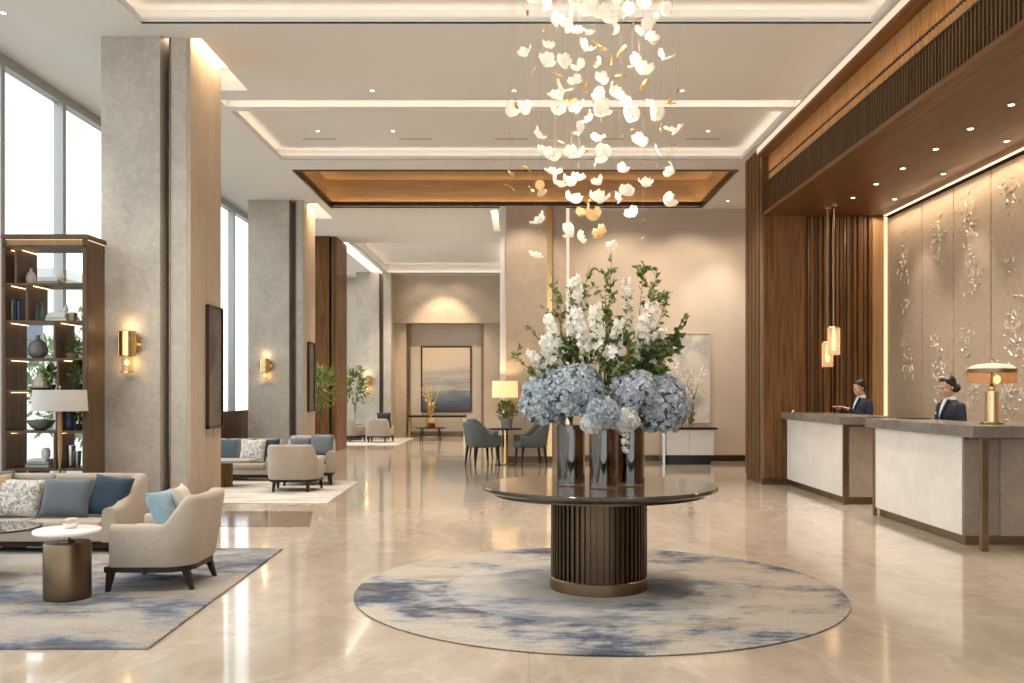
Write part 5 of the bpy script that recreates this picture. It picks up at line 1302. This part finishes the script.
    def ribbon(lines, thick):
        mb = MB(); fr = [[chest(u, zc, thick) for u, zc in ln] for ln in lines]; bk = [[chest(u, zc, -.012) for u, zc in ln] for ln in lines]
        mb.grid(fr); mb.grid(bk); n = len(fr[0]); k = len(fr)
        ring = [(0, i) for i in range(n)] + [(j, n - 1) for j in range(1, k)] + [(k - 1, i) for i in range(n - 2, -1, -1)] + [(j, 0) for j in range(k - 2, 0, -1)]
        o = len(fr) * n
        for (a, b), (c_, d) in zip(ring, ring[1:] + ring[:1]): mb.f.append((a * n + b, c_ * n + d, o + c_ * n + d, o + a * n + b))
        return mb
    zs = [1.14, 1.20, 1.26, 1.32, 1.375, 1.40]
    ribbon([[(-(zc - 1.13) * .16, zc), (0, zc), ((zc - 1.13) * .16, zc)] for zc in zs], .008).build('shirt', 'shirt', t, smooth=50)
    for sg in (-1, 1):
        ribbon([[(sg * ((zc - 1.13) * .15), zc), (sg * ((zc - 1.13) * .15 + .032 - abs(zc - 1.27) * .12), zc)] for zc in zs], .015).build('lapel', 'suit', t, smooth=50)
    cl = MB()
    cl.lathe([(.066 * s, 0), (.059 * s, .05 * s), (.054 * s, .05 * s), (.060 * s, 0), (.066 * s, 0)], 28, V(0, .004, 1.385), 1, 1, Matrix.Rotation(R(14), 3, 'X')); cl.build('collar', 'shirt', t, smooth=50)
    p = chest(-.085 if True else 0, 1.235, .016); MB().box(p, (.058 * s, .006, .018 * s), Matrix.Rotation(R(-24), 3, 'Z')).build('name_badge', 'badge', t, bevel=.001)
    tr = MB()
    tr.ell(V(0, 0, .84), (.172 * s, .13 * s, .10 * s), 20, 10)
    for sg in (-1, 1): capsule(tr, [V(sg * .085, 0, .84), V(sg * .09, -.004, .48), V(sg * .09, .012, .09)], [.10 * s, .074 * s, .062 * s])
    tr.build('trousers', 'suit', t, remesh=.008, sm=3)
    for sg in (-1, 1): MB().ell(V(sg * .094, -.055, .032), (.046 * s, .12 * s, .032 * s), 16, 10).bb(sg * .094 * s - .035, sg * .094 * s + .035, .0, .065, 0, .03).build('shoe', 'black', t, smooth=60)
    place(t, x, y, z, rz)
    return t
clerk('clerk in a dark navy suit looking down at the far desk', 5.27, 14.35, -76, 1.70, False, (.12, -.31, 1.232), 20, 1)
clerk('clerk with a hair bun in a navy suit behind the near desk', 5.18, 11.2, -76, 1.69, True, (.07, -.11, 1.0), 16, 2)
# ================================================================== daylight, lamps, camera
w = bpy.data.worlds.new('World'); SC.world = w; w.use_nodes = True
bg = w.node_tree.nodes['Background']; bg.inputs[0].default_value = (.93, .97, 1.0, 1); bg.inputs[1].default_value = 2.1
# downlights
dl = []
def downlight(x, y, z, e, label, group, ang=80, mat='lamp_disc', dbl=False):
    t = thing('ceiling_downlight', label, 'downlight', (x, y, z), group)
    MB().lathe([(.028, -.004), (.044, -.006), (.044, 0), (.028, 0)], 16, (x, y, z)).build('trim_ring', 'grey_metal', t, smooth=30)
    MB().cyl((x, y, z), .0275, -.0075, -.001, 12).build('lens', mat, t)
    if e: spot('downlight_beam', (x, y, z - .02), e, ang)
    return t
for r, (y, z, xs, e, nm) in enumerate([(5.5, CEIL + .2, (-2.9, -1.1, 2.3), 200, 'coffer overhead, near row'), (9.3, CEIL + .2, (-3.2, -2.08, -.08, 2.28), 190, 'coffer over the flower table'),
                                    (12.45, CEIL, (-1.98, -.08, 2.17), 190, 'flat ceiling before the long light slot'), (15.08, CEIL + .2, (-3.28, -2.06, 3.05), 170, 'coffer before the timber tray'),
                                    (19.6, CEIL, (4.38,), 160, 'flat ceiling by the walnut pier'), (2.0, CEIL + .2, (-2.5, 2.5), 200, 'coffer nearest the entrance')]):
    order = {1: ['only'], 2: ['left', 'right'], 3: ['left', 'middle', 'right'], 4: ['far left', 'left', 'middle', 'right']}[len(xs)]
    for q, x in enumerate(xs):
        downlight(x, y, z, e, 'round downlight in the %s, %s of its row' % (nm, order[q]), 'ceiling downlights')
for x, y in ((-5.5, 9.9), (-5.3, 15.5)):
    downlight(x, y, CEIL, 120, 'small round downlight in the flat ceiling near the %s' % ('bookcase' if y < 12 else 'second column'), 'ceiling downlights')
for k, (x, y) in enumerate([(4.94, 8.5), (4.94, 9.35), (4.94, 10.2), (4.94, 11.05), (4.94, 12.0), (4.94, 12.9), (4.94, 13.8)]):
    downlight(x, y, SOF, 70, 'lit soffit downlight over the desks, %s from the near end' % ['first', 'second', 'third', 'fourth', 'fifth', 'sixth', 'seventh'][k], 'soffit downlights', 85)
for k, (x, y) in enumerate([(5.6, 9.0), (5.6, 10.7), (5.6, 12.3), (5.6, 13.9)]):
    downlight(x, y, SOF, 60, 'lit soffit downlight close to the relief panels, %s of four' % ['nearest', 'second', 'third', 'farthest'][k], 'soffit downlights', 70)
# fixtureless fill spots added on pictures, walls and sideboard; then slot washers
for x, y, tx, ty, tz, e in ((-2.2, 30.9, -2.2, 32.7, 2.6, 30), (-3.2, 30.9, -3.2, 32.7, 2.6, 30), (2.2, 19.2, 2.4, 20.5, 2.5, 110), (3.7, 19.2, 3.7, 20.5, 2.3, 130), (4.9, 18.6, 4.9, 20.5, 2.0, 110), (3.4, 18.2, 3.5, 19.5, .4, 120), (1.6, 18.6, 1.6, 20.5, 2.0, 110), (.1, 19.0, .1, 20.1, 2.5, 120)):
    spot('fill_wash', (x, y, CEIL - .03), e * .55, 100, (1, .82, .63), (tx, ty, tz))
area('wall_graze', (FX - .16, 10.2, SOF - .03), (0, R(14), 0), .04, 10.0, 60, (1, .76, .50))
area('column_wash', (-3.69, 11.1, CEIL + .2), (0, R(-6), 0), .07, 1.1, 16, (1, .74, .46), 110)
area('column_wash', (-4.42, 20.3, CEIL + .2), (0, R(-6), 0), .10, 1.2, 26, (1, .74, .46), 110)
spot('fill_wash', (-2.6, 30.4, CEIL - .03), 240, 70, (1, .78, .54), (-2.6, 32.7, 2.0))  # added fill spot that lifts the seascape and its recess
for x, y in ((-2.5, 27), (-1.5, 24), (-3.5, 30), (-3.4, 22.0)):
    spot('far_lounge_light', (x, y, CEIL - .03), 320, 95, (1, .82, .62), (x, y, 0))
cam = bpy.data.cameras.new('Camera'); co = bpy.data.objects.new('Camera', cam); C.objects.link(co)
co.location = (0, 0, EYE); co.rotation_euler = (PI / 2, 0, 0); cam.sensor_width = 36; cam.lens = F / 1024 * 36
cam.shift_x = -8 / 1024; cam.shift_y = (393 - 341.5) / 1024; cam.clip_end = 200; SC.camera = co
SC.view_settings.view_transform = 'Standard'; SC.view_settings.look = 'None'; SC.view_settings.gamma = 1; SC.view_settings.exposure = .64
try: SC.view_settings.use_curve_mapping = False
except Exception: pass
SC.cycles.use_denoising = True
SC.cycles.max_bounces = 10; SC.cycles.diffuse_bounces = 5; SC.cycles.glossy_bounces = 4; SC.cycles.transmission_bounces = 6; SC.cycles.transparent_max_bounces = 12
SC.cycles.caustics_reflective = False; SC.cycles.caustics_refractive = False; SC.cycles.sample_clamp_indirect = 4; SC.cycles.sample_clamp_direct = 0
